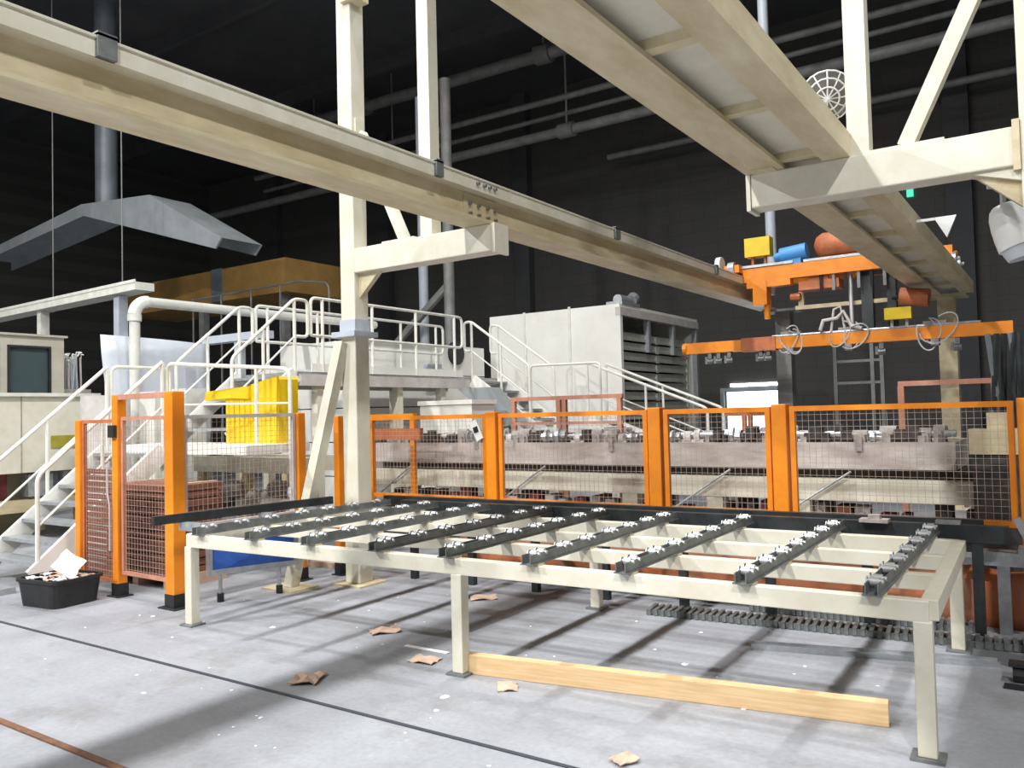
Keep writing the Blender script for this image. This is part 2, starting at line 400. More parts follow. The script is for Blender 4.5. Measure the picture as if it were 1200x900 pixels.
# roller rails across the table
RL = 2.36
ch = MB().box(-.032, -.026, 0, RL, 0, .062).box(.026, .032, 0, RL, 0, .062).box(-.026, .026, 0, RL, 0, .006) \
        .box(-.045, -.032, 0, RL, 0, .008).box(.032, .045, 0, RL, 0, .008).mesh('channel', M['steel'])
rol = smooth(bpy.data.objects.new('tmp', MB().cyl((-.022, 0, 0), (.022, 0, 0), .022, 12).cyl((-.040, 0, 0), (-.022, 0, 0), .012, 6).cyl((.022, 0, 0), (.040, 0, 0), .012, 6).mesh('roller', M['chrome']))).data
gd = MB().prism([(-.034, 0), (.034, 0), (.014, .034), (-.014, .034)], 'x', -.040, -.034).mesh('axle_bracket', M['galv'])
foot = MB().box(-.05, .05, -.03, .03, -.012, 0).mesh('saddle', M['cream2'])
ordn = ['first', 'second', 'third', 'fourth', 'fifth', 'sixth', 'seventh', 'eighth', 'ninth']
bx = [5.33, 4.69, 4.00, 3.37, 2.73, 2.12, 1.46, .84, .20]
for i, x in enumerate(bx):
    p = tw(x, -.10, H+.0115)
    a = TA*random.uniform(.2, .8) + random.uniform(-.006, .006)
    t = thing('roller_rail', 'grey roller rail across the cream table, %s from the end nearest the orange sheeting' % ordn[i], 'rail', p, 'roller rails on the table', rz=a)
    o = piece('channel', ch, t, (0, 0, 0))
    yy = .10
    while yy < RL-.06:
        for q in (0, .085):
            r_ = piece('roller', rol, t, (0, yy+q, .056))
            piece('axle_bracket', gd, r_, (0, yy+q, .045))
        yy += .33 + random.choice((0, .0, .03))
    for y in yr: piece('saddle', foot, t, (0, y+.10, 0))

# plain guide bar beside the table
t = thing('guide_bar', 'plain dark steel bar jutting past the table corner beside the orange post', 'bar', (-6.3, 5.3, .757))
part('flat_bar', MB().bar((-6.46, 4.05, .865), (-6.265, 5.9, .865), .05, .075), 'blacksteel', t)
for y in (4.32, 5.1, 5.6):
    xx = -6.46+(y-4.05)/1.85*.195
    part('spacer', MB().box(xx-.02, xx+.28 if y < 4.5 else xx+.16, y-.03, y+.03, .757, .828), 'galv', t)

# timber on the floor
A = Vector((-3.40, 4.31, 0)); B = Vector((-.86, 4.71, 0)); d_ = (B-A).normalized(); s_ = Vector((-d_.y, d_.x, 0))
ang = math.atan2(d_.y, d_.x); Lw = (B-A).length
o = solo('timber_beam', MB().box(0, Lw, 0, .075, 0, .125), 'wood', 'long raw timber beam lying on the floor under the table', 'timber', org=(0, 0, 0))
o.location = A; o.rotation_euler = (0, 0, ang); bevel(o, .004)

# galvanised channel on floor
A = Vector((-1.93, 5.74, 0)); B = Vector((-.44, 6.10, 0))
mb = MB().box(0, 1.53, 0, .10, 0, .006).box(0, 1.53, 0, .006, .006, .04).box(0, 1.53, .094, .1, .006, .04)
o = solo('steel_channel', mb, 'galv', 'galvanised steel channel lying on the floor behind the timber', 'channel', org=(0, 0, 0)); o.location = A; o.rotation_euler = (0, 0, math.atan2(.36, 1.49))

# drag chains on the floor
def chain(x0, x1, y0, y1, n, lab):
    t = thing('cable_chain', lab, 'cable chain', (x0, y0, 0), 'cable chains on the floor')
    a = math.atan2(y1-y0, x1-x0); ln = math.hypot(x1-x0, y1-y0)/n
    me = MB().box(-ln*.26, ln*.26, -.105, .105, .004, .055).box(-ln*.5, ln*.5, -.085, -.07, .0, .045).box(-ln*.5, ln*.5, .07, .085, .0, .045).mesh('chain_link', M['steel'])
    for k in range(n):
        f = (k+.5)/n
        piece('chain_link', me, t, (x0+(x1-x0)*f, y0+(y1-y0)*f, 0), (random.uniform(-.05, .05), 0, a))
chain(-3.0, -.30, 6.39, 6.63, 48, 'black ribbed cable chain on the floor behind the galvanised channel')
chain(-2.3, -.66, 6.90, 7.00, 34, 'black ribbed cable chain on the floor closest to the orange sheeting')

# black conveyor behind the table
t = thing('roller_conveyor', 'black steel twin-rail conveyor standing between the table and the orange fence', 'conveyor', (-3.4, 6.8, 0))
part('side_rail', MB().bar((-6.42, 6.86, .755), (-.58, 7.08, .755), .07, .12), 'blacksteel', t)
part('side_rail', MB().bar((-5.9, 6.56, .755), (-.40, 6.76, .755), .07, .12), 'blacksteel', t)
for f in [k/7 for k in range(8)]:
    x = -5.75+f*5.15; yb = 6.56+(x+5.9)*.0364
    part('leg', MB().box(x-.035, x+.035, yb-.03, yb+.03, 0, .70), 'blacksteel', t)
    part('cross_bar', MB().box(x+.1, x+.16, yb, yb+.32, .70, .745), 'blacksteel', t)
part('lower_tray', MB().box(-5.85, -2.2, 6.92, 7.12, .06, .14), 'dustdark', t)
part('bracket', MB().box(-1.36, -1.16, 6.60, 6.72, .815, .84).box(-1.30, -1.22, 6.62, 6.70, .84, .87), 'dusty', t)
part('bracket', MB().box(-.86, -.70, 6.72, 6.80, .815, .84), 'galv', t)

# orange sheeting at the foot of the fence
vs = []; fs = []
n = 24
for i in range(n+1):
    x = -5.6 + 5.9*i/n
    for zz, yy in ((0, 7.17), (.12, 7.165), (.30, 7.15), (.44, 7.18)):
        vs.append((x, yy+.007*math.sin(i*1.7+zz*9), zz + (.02*math.sin(i*2.3) if zz > .1 else 0)))
for i in range(n):
    for k in range(3): fs.append((i*4+k, (i+1)*4+k, (i+1)*4+k+1, i*4+k+1))
o = solo('debris_sheet', MB().add(vs, fs), 'orsheet', 'creased orange-red sheeting hung along the foot of the fence', 'sheeting', sm=True)
o.modifiers.new('thick', 'SOLIDIFY').thickness = .008

# ================================================================== SAFETY FENCE
def mesh_panel(name, label, p0, p1, z0, z1, group, pitch=.052, fm='orange', fr=.045):
    p0 = Vector((*p0, 0)); p1 = Vector((*p1, 0)); d = (p1-p0); ln = d.length; d.normalize()
    t = thing(name, label, 'fence', (p0.x, p0.y, 0), group)
    z = lambda v: Vector((0, 0, v))
    f = fr/2
    mb = MB()
    mb.bar(p0+z(z1-f), p1+z(z1-f), fr, fr).bar(p0+z(z0+f), p1+z(z0+f), fr, fr)
    mb.bar(p0+d*f+z(z0+fr), p0+d*f+z(z1-fr), fr, fr).bar(p1-d*f+z(z0+fr), p1-d*f+z(z1-fr), fr, fr)
    part('frame', mb, fm, t)
    wm = MB(); r = .0028
    k = pitch
    while k < ln-.02:
        wm.bar(p0+d*k+z(z0+fr*.5), p0+d*k+z(z1-fr*.5), r, r); k += pitch
    k = z0+pitch
    nrm = Vector((-d.y, d.x, 0))*r
    while k < z1-.02:
        wm.bar(p0+z(k)+nrm, p1+z(k)+nrm, r, r); k += pitch
    part('wire_mesh', wm, 'wire', t, kind='stuff')
    return t
def post(x, y, h, label, wd=.11, boot=True, group='fence posts', m_='orange'):
    t = thing('fence_post', label, 'post', (x, y, 0), group)
    bevel(part('shaft', MB().box(x-wd/2, x+wd/2, y-wd/2, y+wd/2, .012, h), m_, t), .008)
    part('foot_plate', MB().box(x-wd, x+wd, y-wd*.8, y+wd*.8, 0, .012), 'blacksteel', t)
    if boot: part('boot', MB().box(x-wd/2-.006, x+wd/2+.006, y-wd/2-.006, y+wd/2+.006, .012, .13), 'black', t, 'black rubber boot')
    return t
FY = 7.3
px = [-7.13, -5.22, -3.30, -2.12, -.28]
labs = ['orange fence post next to the cream column', 'wide orange fence post with a small white sign tag on its mesh', 'orange fence post in front of the stacked tray kiln',
        'orange fence post beside the bright doorway', 'orange fence post beside the beige gearbox']
for x, l in zip(px, labs): post(x, FY, 1.72, l, .08 if x < -7 else .13, False)
plabs = ['orange framed mesh panel between the cream column and the white sign tag', 'orange framed mesh panel in front of the kiln stairs',
         'narrow orange framed mesh panel in front of the bright doorway', 'wide orange framed mesh panel in front of the beige gearbox']
for a, b, l in zip(px[:-1], px[1:], plabs): mesh_panel('safety_fence', l, (a+.085, FY-.01), (b-.085, FY-.01), .74, 1.70, 'mesh panels of the long fence')
t = thing('sign_tag', 'small white tag with a black patch hung on the fence mesh', 'sign', (-5.42, FY-.06, 1.45))
part('tag_plate', MB().bar((-5.46, FY-.06, 1.62), (-5.36, FY-.06, 1.42), .012, .09, (1, 0, 0)), 'paper', t)
part('black_patch', MB().bar((-5.42, FY-.072, 1.56), (-5.40, FY-.072, 1.50), .006, .06, (1, 0, 0)), 'black', t)

# gate and side fence by the stairs
post(-6.85, 4.52, 1.98, 'tall orange gate post beside the table corner', .13)
post(-7.82, 4.55, 1.98, 'tall weathered orange gate post beside the black tub', .10, m_='orange')
post(-8.62, 4.60, 1.74, 'short orange fence post beside the lower stairs', .09, False)
post(-6.80, 5.95, 1.76, 'orange fence post behind the leaning brace', .10)
post(-6.62, 6.35, 1.72, 'slim orange fence post close behind the cream column', .08)
mesh_panel('safety_fence', 'salmon framed mesh panel between the black tub and lower stairs, filled with brown slats', (-8.57, 4.60), (-7.88, 4.56), .12, 1.74, 'mesh panels by the gate', fm='orange2', fr=.035)
lt = [o for o in bpy.data.objects if o.get('label', '').startswith('salmon framed mesh panel between the black tub')][0]
slm = MB().box(-.31, .31, -.006, .006, 0, .05).mesh('slat', M['clay'])
for k in range(17): piece('slat', slm, lt, (-8.225, 4.60, .16+k*.064), (.12, 0, -.058))
mesh_panel('gate', 'salmon framed mesh gate between the two tall orange posts', (-7.76, 4.55), (-6.93, 4.53), .22, 1.76, 'mesh panels by the gate', fm='salmon', fr=.035)
mesh_panel('safety_fence', 'mesh panel with pale top rail in front of the yellow hopper', (-6.85, 4.60), (-6.80, 5.89), .70, 1.76, 'mesh panels by the gate', fm='pinkgrey', fr=.035)
solo('gate_lintel', MB().box(-7.77, -6.915, 4.51, 4.56, 1.93, 1.98), 'salmon', 'salmon lintel bar across the tops of the gate posts', 'bar')
t = thing('gate_lock', 'dark lock box with a pale cable on the weathered gate post', 'lock', (-7.82, 4.48, 1.5))
part('lock_box', MB().box(-7.87, -7.77, 4.46, 4.497, 1.56, 1.68), 'black', t)
part('cable', MB().tube(fillet([(-7.9, 4.47, 1.3), (-7.9, 4.47, 1.0), (-7.86, 4.47, .9), (-7.86, 4.47, .45)], .05), .008, 6), 'hose', t, sm=True)
# orange beam assembly behind the column
t = thing('guard_rail', 'orange double guard rail behind the long fence near the column', 'railing', (-7.7, 8.0, 0))
part('top_rail', MB().box(-7.75, -6.95, 7.96, 8.04, 1.66, 1.73), 'orange', t)
part('mid_rail', MB().box(-7.75, -6.85, 7.96, 8.04, 1.40, 1.54), 'orange2', t)
part('post', MB().box(-7.75, -7.67, 7.975, 8.025, 0, 1.66), 'orange', t)
part('post', MB().box(-7.02, -6.95, 7.975, 8.025, 0, 1.66), 'orange', t)

# ================================================================== BLACK TUB WITH WASTE
t = thing('plastic_tub', 'black plastic tub full of paper waste beside the gate', 'tub', (-8.08, 4.10, 0))
cx, cy = -8.08, 4.10; ux = Vector((math.cos(.12), math.sin(.12), 0)); uy = Vector((-ux.y, ux.x, 0))
def tubring(a, b, z, r=.08):
    out = []
    for (sx, sy, a0) in ((1, 1, 0), (-1, 1, 90), (-1, -1, 180), (1, -1, 270)):
        for k in range(4):
            an = math.radians(a0+k*30); q = ux*(sx*(a-r)+r*math.cos(an)) + uy*(sy*(b-r)+r*math.sin(an))
            out.append((cx+q.x, cy+q.y, z))
    return out
rings = [tubring(.27, .23, .0), tubring(.295, .255, .23), tubring(.31, .27, .23), tubring(.31, .27, .26), tubring(.285, .245, .26), tubring(.26, .22, .03)]
vs = [q for r in rings for q in r]; fs = []
for i in range(5):
    for k in range(16): fs.append((i*16+k, i*16+(k+1) % 16, (i+1)*16+(k+1) % 16, (i+1)*16+k))
fs += [tuple(range(16)), tuple(range(80, 96))]
part('tub_body', MB().add(vs, fs), 'black', t)
random.seed(11)
def crumple(x, y, z, s, m_, name, label, cat, grp, tilt=None, flat=.25):
    vs = []; fs = []; n = 4
    for i in range(n+1):
        for k in range(n+1):
            vs.append(((i/n-.5)*s*random.uniform(.9, 1.1), (k/n-.5)*s*.8*random.uniform(.9, 1.1), random.uniform(-1, 1)*s*flat*.35))
    for i in range(n):
        for k in range(n): a = i*(n+1)+k; fs.append((a, a+1, a+n+2, a+n+1))
    o = solo(name, MB().add(vs, fs), m_, label, cat, grp, org=(0, 0, 0)); o.location = (x, y, z)
    o.rotation_euler = tilt or (random.uniform(-.5, .5), random.uniform(-.5, .5), random.uniform(0, 6.3))
    md = o.modifiers.new('thick', 'SOLIDIFY'); md.thickness = .006
    return o
crumple(-7.99, 4.14, .365, .25, 'paper', 'paper_sheet', 'large white sheet sticking up out of the black tub', 'paper', None, (1.0, .5, .5), .1)
for k in range(12):
    crumple(-8.08+((k % 4)-1.5)*.126, 4.10+((k//4)-1)*.132+((k % 4)-1.5)*.016, .248+(.008 if (k+k//4) % 2 else 0), .115,
            ['paper', 'paperblue', 'card'][k % 3], 'waste_scrap', ['crumpled white paper in the black tub', 'crumpled printed wrapper in the black tub', 'brown card scrap in the black tub'][k % 3], 'waste', 'waste in the black tub', (random.uniform(-.06, .06), random.uniform(-.06, .06), random.uniform(-.12, .25)), .35)

# ================================================================== BLUE PANEL UNDER THE TABLE
t = thing('blue_screen_panel', 'blue panel in a grey frame on short legs beyond the table leg', 'panel', (-6.5, 5.0, 0))
a_, b_ = Vector((-6.72, 4.78, 0)), Vector((-6.42, 5.55, 0)); dd = (b_-a_).normalized()
z = lambda v: Vector((0, 0, v))
part('sheet', MB().bar(a_+z(.44), b_+z(.44), .012, .30), 'blue', t)
part('frame', MB().bar(a_+z(.28), b_+z(.28), .04, .05).bar(a_+z(.60), b_+z(.60), .04, .04).bar(a_+z(.26), a_+z(.62), .04, .05).bar(b_+z(.26), b_+z(.62), .04, .05), 'galv', t)
for f in (.12, .8):
    p = a_.lerp(b_, f)
    lg = part('leg', MB().cyl(p+z(.05), p+z(.28), .018, 8), 'galv', t); part('rubber_foot', MB().cyl(p, p+z(.08), .032, 8), 'black', lg)

# ================================================================== PRESS LINE BEHIND THE FENCE
t = thing('press_conveyor', 'long dusty press conveyor with cream base beams behind the orange fence', 'machine', (-5, 8.9, 0))
part('base_beam', MB().box(-8.6, .5, 8.5, 8.7, .76, .97), 'cream', t)
part('base_beam', MB().box(-8.6, .5, 9.5, 9.7, .76, .97), 'cream2', t)
for x in (-8.4, -6.1, -4.2, -3.2, -2.3, -.6):
    part('leg', MB().box(x-.09, x+.09, 8.51, 8.69, 0, .76), 'cream', t)
    part('leg', MB().box(x-.09, x+.09, 9.51, 9.69, 0, .76), 'cream2', t)
part('upper_beam', MB().box(-8.2, -.9, 8.55, 9.6, 1.07, 1.33), 'dirtybeam', t)
part('bed', MB().box(-8.2, .3, 8.72, 9.48, .9, 1.06), 'dustdark', t)
part('under_rail', MB().box(-8.0, .3, 8.6, 8.68, .48, .54), 'dusty', t)
part('under_tray', MB().box(-8.0, .3, 8.75, 9.4, .30, .42), 'dustdark', t)
part('shaft', MB().cyl((-8.1, 8.66, 1.41), (-.9, 8.66, 1.41), .035, 10), 'galv', t, sm=True)
random.seed(5)
cm = MB().box(-.05, .05, -.07, .07, 0, .10).cyl((-.07, 0, .1), (.07, 0, .1), .055, 8).box(-.03, .03, -.12, -.06, -.10, .07).mesh('clamp', M['dusty'])
cm2 = MB().cyl((-.09, 0, .07), (.09, 0, .07), .06, 10).cyl((-.02, -.04, .07), (.02, -.04, .07), .085, 10).mesh('motor_coupling', M['galv'])
cm4 = MB().cyl((-.04, 0, .06), (.04, 0, .06), .075, 12).box(-.09, .09, -.05, .05, 0, .03).mesh('bearing', M['pinkgrey'])
cm3 = MB().box(-.12, .12, -.05, .05, 0, .09).box(-.06, .06, -.09, .03, .03, .15).mesh('valve_block', M['dustdark'])
x = -8.1
while x < -.95:
    k = random.random()
    nm, me = ('clamp', cm) if k < .3 else ('motor_coupling', cm2) if k < .55 else ('valve_block', cm3) if k < .85 else ('bearing', cm4)
    piece(nm, me, t, (x, 8.66+random.uniform(-.03, .05), 1.33), (0, 0, random.uniform(-.25, .25)), [random.uniform(.65, 1.1) for _ in range(2)] + [random.uniform(.7, 1.2)])
    x += random.uniform(.09, .15)
for x in (-7.4, -5.3, -3.0, -1.8):
    part('link_rod', MB().cyl((x, 8.46, 1.05), (x-.9, 8.46, .45), .012, 6), 'galv', t)
x = -8.1
while x < .2:
    h = random.uniform(.05, .22); wd_ = random.uniform(.06, .16)
    part('under_fitting', MB().box(x, x+wd_, 8.62, 8.74+random.uniform(0, .2), .54, .54+h).cyl((x+wd_/2, 8.58, .55+h*.4), (x+wd_/2, 8.72, .55+h*.4), .02+h*.08, 8), random.choice(('dusty', 'maroon', 'dustdark', 'clay', 'dusty', 'pinkgrey')), t)
    x += wd_ + random.uniform(.02, .12)
# beige gearbox on the right
t = thing('gearbox', 'beige gearbox on a dark stand behind the last fence panel', 'gearbox', (-.55, 8.35, 0))
part('housing', MB().box(-.76, -.30, 8.2, 8.45, 1.24, 1.46), 'cream2', t)
part('neck', MB().box(-.62, -.46, 8.25, 8.4, 1.46, 1.60), 'cream2', t)
part('stand', MB().box(-.74, -.30, 8.22, 8.44, 0, 1.24), 'dustdark', t)
t = thing('hose_reel', 'dark bundle of hoses hanging beyond the gearbox', 'hose', (-.6, 9.9, 0))
for k in range(7):
    xx = -.72+k*.07
    part('hose', MB().tube([(xx, 9.9, 0), (xx+random.uniform(-.06, .06), 9.9, .9), (xx+random.uniform(-.1, .1), 9.9+random.uniform(-.1, .1), 1.8), (xx+random.uniform(-.05, .05), 9.9, 2.4)], .03, 6), 'blacksteel' if k % 3 else 'ducts', t, sm=True)
# salmon railings
def railing(label, x0, x1, y, z1, zs, posts, m_, r=.03):
    t = thing('guard_railing', label, 'railing', (x0, y, 0), 'salmon guard railings')
    part('top_rail', MB().box(x0, x1, y-r, y+r, z1-.06, z1), m_, t)
    for zz in zs: part('mid_rail', MB().box(x0, x1, y-r*.7, y+r*.7, zz-.04, zz), m_, t)
    for p in posts: part('post', MB().box(p-.035, p+.035, y-.035, y+.035, 0, z1-.06), m_, t)
railing('salmon guard railing below the kiln stairs', -7.5, -5.5, 11, 1.95, (1.55,), (-7.45, -6.6, -6.5, -5.55), 'salmon')
railing('faded salmon railing beside the far cream post', -1.75, -.7, 11, 1.97, (), (-1.72, -.73), 'salmon')
railing('short orange railing in front of the bright doorway', -4.9, -4.2, 13.6, 1.62, (), (-4.55, -4.45), 'orange2')
solo('drive_unit', MB().box(-.62, .1, 6.95, 7.10, .50, .60).box(-.36, -.10, 6.93, 7.10, .60, .64).box(-.50, -.42, 6.98, 7.06, 0, .50).box(-.02, .06, 6.98, 7.06, 0, .50).bar((-.36, 6.9, .86), (-.20, 6.9, .5), .03, .05),
     'galv', 'pale grey drive unit beyond the table end above the orange sheeting', 'machine')

# ================================================================== OVERHEAD CRANE
CY = 13.3
t = thing('crane_bridge', 'orange crane bridge running on the two crane rails', 'crane', (-2.8, CY, RZ+.42))
part('bridge_beam', MB().box(-4.3, -1.3, CY-.28, CY-.14, 3.70, 3.92), 'orange', t)
part('bridge_beam', MB().box(-4.3, -1.3, CY+.3, CY+.44, 3.70, 3.92), 'orange', t)
part('top_rail', MB().box(-4.45, -3.5, CY-.30, CY-.22, 3.93, 3.97).box(-3.35, -2.4, CY-.26, CY-.18, 3.93, 3.97), 'galv', t)
part('end_carriage', MB().box(-4.55, -4.3, CY-.45, CY+.6, 3.86, 3.98), 'orange', t)
wh = MB().cyl((-.05, 0, 0), (.05, 0, 0), .10, 14).cyl((-.09, 0, 0), (.09, 0, 0), .03, 8).mesh('wheel', M['galv'])
for wx, wy, wz in ((-4.43, CY-.4, 3.938), (-4.43, CY+.5, 3.938), (-1.31, CY-.21, 3.728), (-1.31, CY+.37, 3.728)): piece('wheel', wh, t, (wx, wy, wz))
part('end_cap', MB().cyl((-4.66, CY-.42, 4.0), (-4.58, CY-.42, 4.0), .14, 14), 'lampwhite', t)
part('hanger', MB().box(-4.14, -3.92, CY-.3, CY-.05, 3.32, 3.70).box(-4.24, -3.55, CY-.29, CY-.1, 3.60, 3.70).cyl((-3.95, CY-.2, 3.1), (-3.95, CY-.2, 3.32), .05, 8), 'orange', t)
part('underslung_drive', MB().box(-3.45, -2.85, CY-.2, CY+.1, 3.50, 3.64).box(-3.3, -3.0, CY-.2, CY-.14, 3.64, 3.71).cyl((-3.6, CY-.1, 3.42), (-3.45, CY-.1, 3.42), .06, 8), 'orange2', t)
bxp = part('control_box', MB().box(-4.24, -3.84, CY-.33, CY-.12, 4.10, 4.40), 'yellow', t, 'yellow control box')
part('box_leg', MB().box(-4.16, -4.12, CY-.25, CY-.2, 3.92, 4.10).box(-3.96, -3.92, CY-.25, CY-.2, 3.92, 4.10), 'orange2', bxp)
part('motor', MB().cyl((-3.7, CY-.2, 4.07), (-3.30, CY-.2, 4.11), .13, 12).box(-3.62, -3.38, CY-.28, CY-.1, 3.92, 4.05).cyl((-3.8, CY-.2, 4.06), (-3.7, CY-.2, 4.07), .07, 10), 'bluemotor', t, 'blue electric motor', sm=True)
pts = [(-3.22, CY-.05, 4.18), (-3.18, CY-.05, 4.18), (-3.08, CY-.05, 4.18), (-2.62, CY-.05, 4.18), (-2.52, CY-.05, 4.18), (-2.48, CY-.05, 4.18)]
part('air_tank', MB().tube(pts, [.04, .14, .20, .20, .14, .04], 16), 'orange2', t, 'orange air tank', sm=True)
part('mast', MB().box(-2.56, -2.40, CY-.1, CY+.06, 2.795, 3.7), 'blacksteel', t); part('mast', MB().box(-2.2, -2.08, CY-.1, CY+.06, 2.795, 3.7), 'blacksteel', t)
part('mast_head', MB().box(-2.62, -2.02, CY-.15, CY+.31, 3.70, 3.76), 'blacksteel', t)
part('drum_shaft', MB().cyl((-2.14, CY-.06, 3.26), (-1.96, CY-.24, 3.255), .03, 8), 'blacksteel', t)
part('guide_rod', MB().cyl((-2.70, CY-.12, 2.8), (-2.70, CY-.12, 3.7), .03, 10), 'chrome', t, sm=True)
part('cross_frame', MB().box(-3.55, -2.0, CY-.06, CY+.02, 3.22, 3.28).box(-3.5, -3.42, CY-.05, CY+.02, 3.28, 3.5), 'cream2', t)
for k in range(6):
    xx = -3.1+k*.18
    part('fitting', MB().cyl((xx, CY-.23, 3.45), (xx, CY-.23, 3.705), .025, 6), 'galv' if k % 2 else 'black', t)
part('drum', MB().cyl((-2.0, CY-.25, 3.26), (-1.62, CY-.25, 3.20), .13, 14), 'orange2', t, sm=True)

t = thing('spreader_arm', 'long orange spreader arm with hose loops hanging below the crane bridge', 'crane', (-3, CY, 2.6))
part('arm', MB().box(-5.35, -.62, CY-.16, CY-.02, 2.62, 2.80), 'orange', t)
part('arm_nose', MB().cyl((-5.42, CY-.09, 2.71), (-5.35, CY-.09, 2.71), .10, 12), 'orange', t)
part('top_pipe', MB().cyl((-3.9, CY-.14, 2.815), (-1.0, CY-.14, 2.815), .024, 8), 'galv', t, sm=True)
part('joint_band', MB().box(-4.4, -3.85, CY-.18, CY, 2.60, 2.82), 'orange2', t).__setitem__('label', 'rust-coloured sleeve')
b2 = part('control_box', MB().box(-2.22, -1.86, CY-.28, CY-.115, 2.93, 3.10), 'yellow', t, 'yellow control box')
part('box_leg', MB().box(-2.16, -2.12, CY-.16, CY-.12, 2.8, 2.93).box(-1.96, -1.92, CY-.16, CY-.12, 2.8, 2.93), 'galv', b2)
random.seed(3)
for cxx in (-3.62, -2.75, -1.58):
    for k in range(3):
        r_ = .17+.05*random.random(); c = (cxx+random.uniform(-.12, .12), CY-.19-.02*k, 2.74+random.uniform(-.06, .05))
        pp = arc((0, 0, 0), 1, 150+40*k, 430+30*k, 18); sx, sz, sk = r_*random.uniform(.5, .9), r_*random.uniform(.7, 1.15), random.uniform(-.5, .5)
        part('hose_loop', MB().tube([(c[0]+p[0]*sx+sk*p[2]*sz, c[1]+.05*p[0], c[2]+p[2]*sz) for p in pp], .011, 6), 'hose', t, sm=True)
    part('fitting', MB().box(cxx-.15, cxx+.15, CY-.14, CY-.04, 2.80, 2.88), 'dusty', t); part('fitting', MB().box(cxx-.05, cxx+.05, CY-.22, CY-.02, 2.52, 2.62), 'dusty', t)
part('hose_tangle', MB().tube([(-3.15, CY-.2, 2.85), (-3.1, CY-.2, 3.0), (-2.9, CY-.2, 3.02), (-2.8, CY-.2, 3.12), (-2.7, CY-.2, 2.9), (-2.55, CY-.2, 2.84)], .03, 8)
     .tube([(-3.0, CY-.16, 2.82), (-2.95, CY-.16, 3.16), (-2.85, CY-.16, 3.2), (-2.8, CY-.16, 2.86)], .02, 8), 'pinkgrey', t, sm=True)
gr = MB().box(-.03, .03, -.05, .05, -.10, 0).cyl((-.05, 0, -.14), (.05, 0, -.14), .05, 8).box(-.09, -.05, -.03, .03, -.18, -.06).mesh('gripper', M['steel'])
for xx in (-4.95, -4.8, -4.62, -4.1, -3.98, -2.3, -1.3): piece('gripper', gr, t, (xx, CY-.09, 2.62))

# ================================================================== KILN BOX WITH TRAYS
KX0, KX1, KY0, KY1, KZ = -10.4, -7.3, 14.5, 18.55, 3.74
t = thing('tray_kiln', 'large off-white kiln box with an open side full of stacked trays', 'kiln', (-8.8, 16.5, 0))
part('side_panel', MB().box(KX0, KX0+.9, KY0, KY0+.06, .0, KZ), 'offwhite', t)
part('side_panel', MB().box(KX0+.91, KX0+2.0, KY0, KY0+.06, .0, KZ), 'offwhite', t)
part('side_panel', MB().box(KX0+2.01, KX1-.06, KY0, KY0+.06, .0, KZ), 'offwhite', t)
part('side_panel', MB().box(KX0, KX0+.06, KY0+.06, KY1, 0, KZ), 'offwhite', t)
part('back_panel', MB().box(KX0+.06, KX1, KY1-.06, KY1, 0, KZ), 'offwhite', t)
part('roof_panel', MB().box(KX0, KX1+.04, KY0, KY1, KZ, KZ+.06), 'offwhite', t)
part('inner_wall', MB().box(KX1-1.6, KX1-1.5, KY0+.06, KY1-.06, 0, KZ), 'tray', t)
for y in (KY0+.05, 15.85, 17.15, KY1-.06):
    part('frame_post', MB().box(KX1-.06, KX1+.05, y-.05, y+.05, 0 if y in (KY0+.05, KY1-.06) else 2.9, KZ), 'offwhite' if y < 15 else 'galv', t)
part('frame_header', MB().box(KX1-.05, KX1+.06, KY0-.01, KY1+.01, KZ-.16, KZ-.002), 'pinkgrey', t)
part('seam_strip', MB().box(KX0+.88, KX0+.93, KY0-.02, KY0, 0, KZ+.08).box(KX0+1.98, KX0+2.03, KY0-.02, KY0, 0, KZ+.1), 'white', t)
vm = part('vent_motor', MB().cyl((KX1-.1, 14.7, KZ+.18), (KX1-.1, 15.2, KZ+.18), .10, 10).box(KX1-.3, KX1+.05, 14.6, 15.4, KZ+.06, KZ+.13).cyl((KX1-.1, 15.3, KZ+.2), (KX1-.1, 15.45, KZ+.28), .13, 10), 'galv', t)
trm = MB().box(-.6, .02, -.78, .78, .0, .15).box(.02, .05, -.80, .80, -.01, .035).box(.02, .06, -.83, -.77, -.03, .13).box(.02, .06, .77, .83, -.03, .13).mesh('tray', M['tray'])
for r_ in range(16):
    for yy in (15.5, 17.2): piece('tray', trm, t, (KX1-.07, yy+random.uniform(-.02, .02), .12+r_*.20), None, (1, 1.02, 1))

# ================================================================== OVEN BEHIND THE WALKWAY
t = thing('panelled_oven', 'white panelled oven housing behind the walkway railing', 'oven', (-11.4, 12.4, 0))
for k in range(5):
    part('panel', MB().box(-12.6, -10.36, 10.6, 14.2, .02+k*.62, .02+k*.62+.60), 'offwhite', t)
part('port', MB().cyl((-10.38, 13.2, 2.95), (-10.30, 13.2, 2.95), .24, 16), 'black', t, 'dark round port')
part('burner', MB().cyl((-10.35, 12.6, 2.5), (-10.22, 12.6, 2.5), .12, 10).box(-10.36, -10.24, 12.2, 12.62, 2.3, 2.7), 'bluegrey', t)

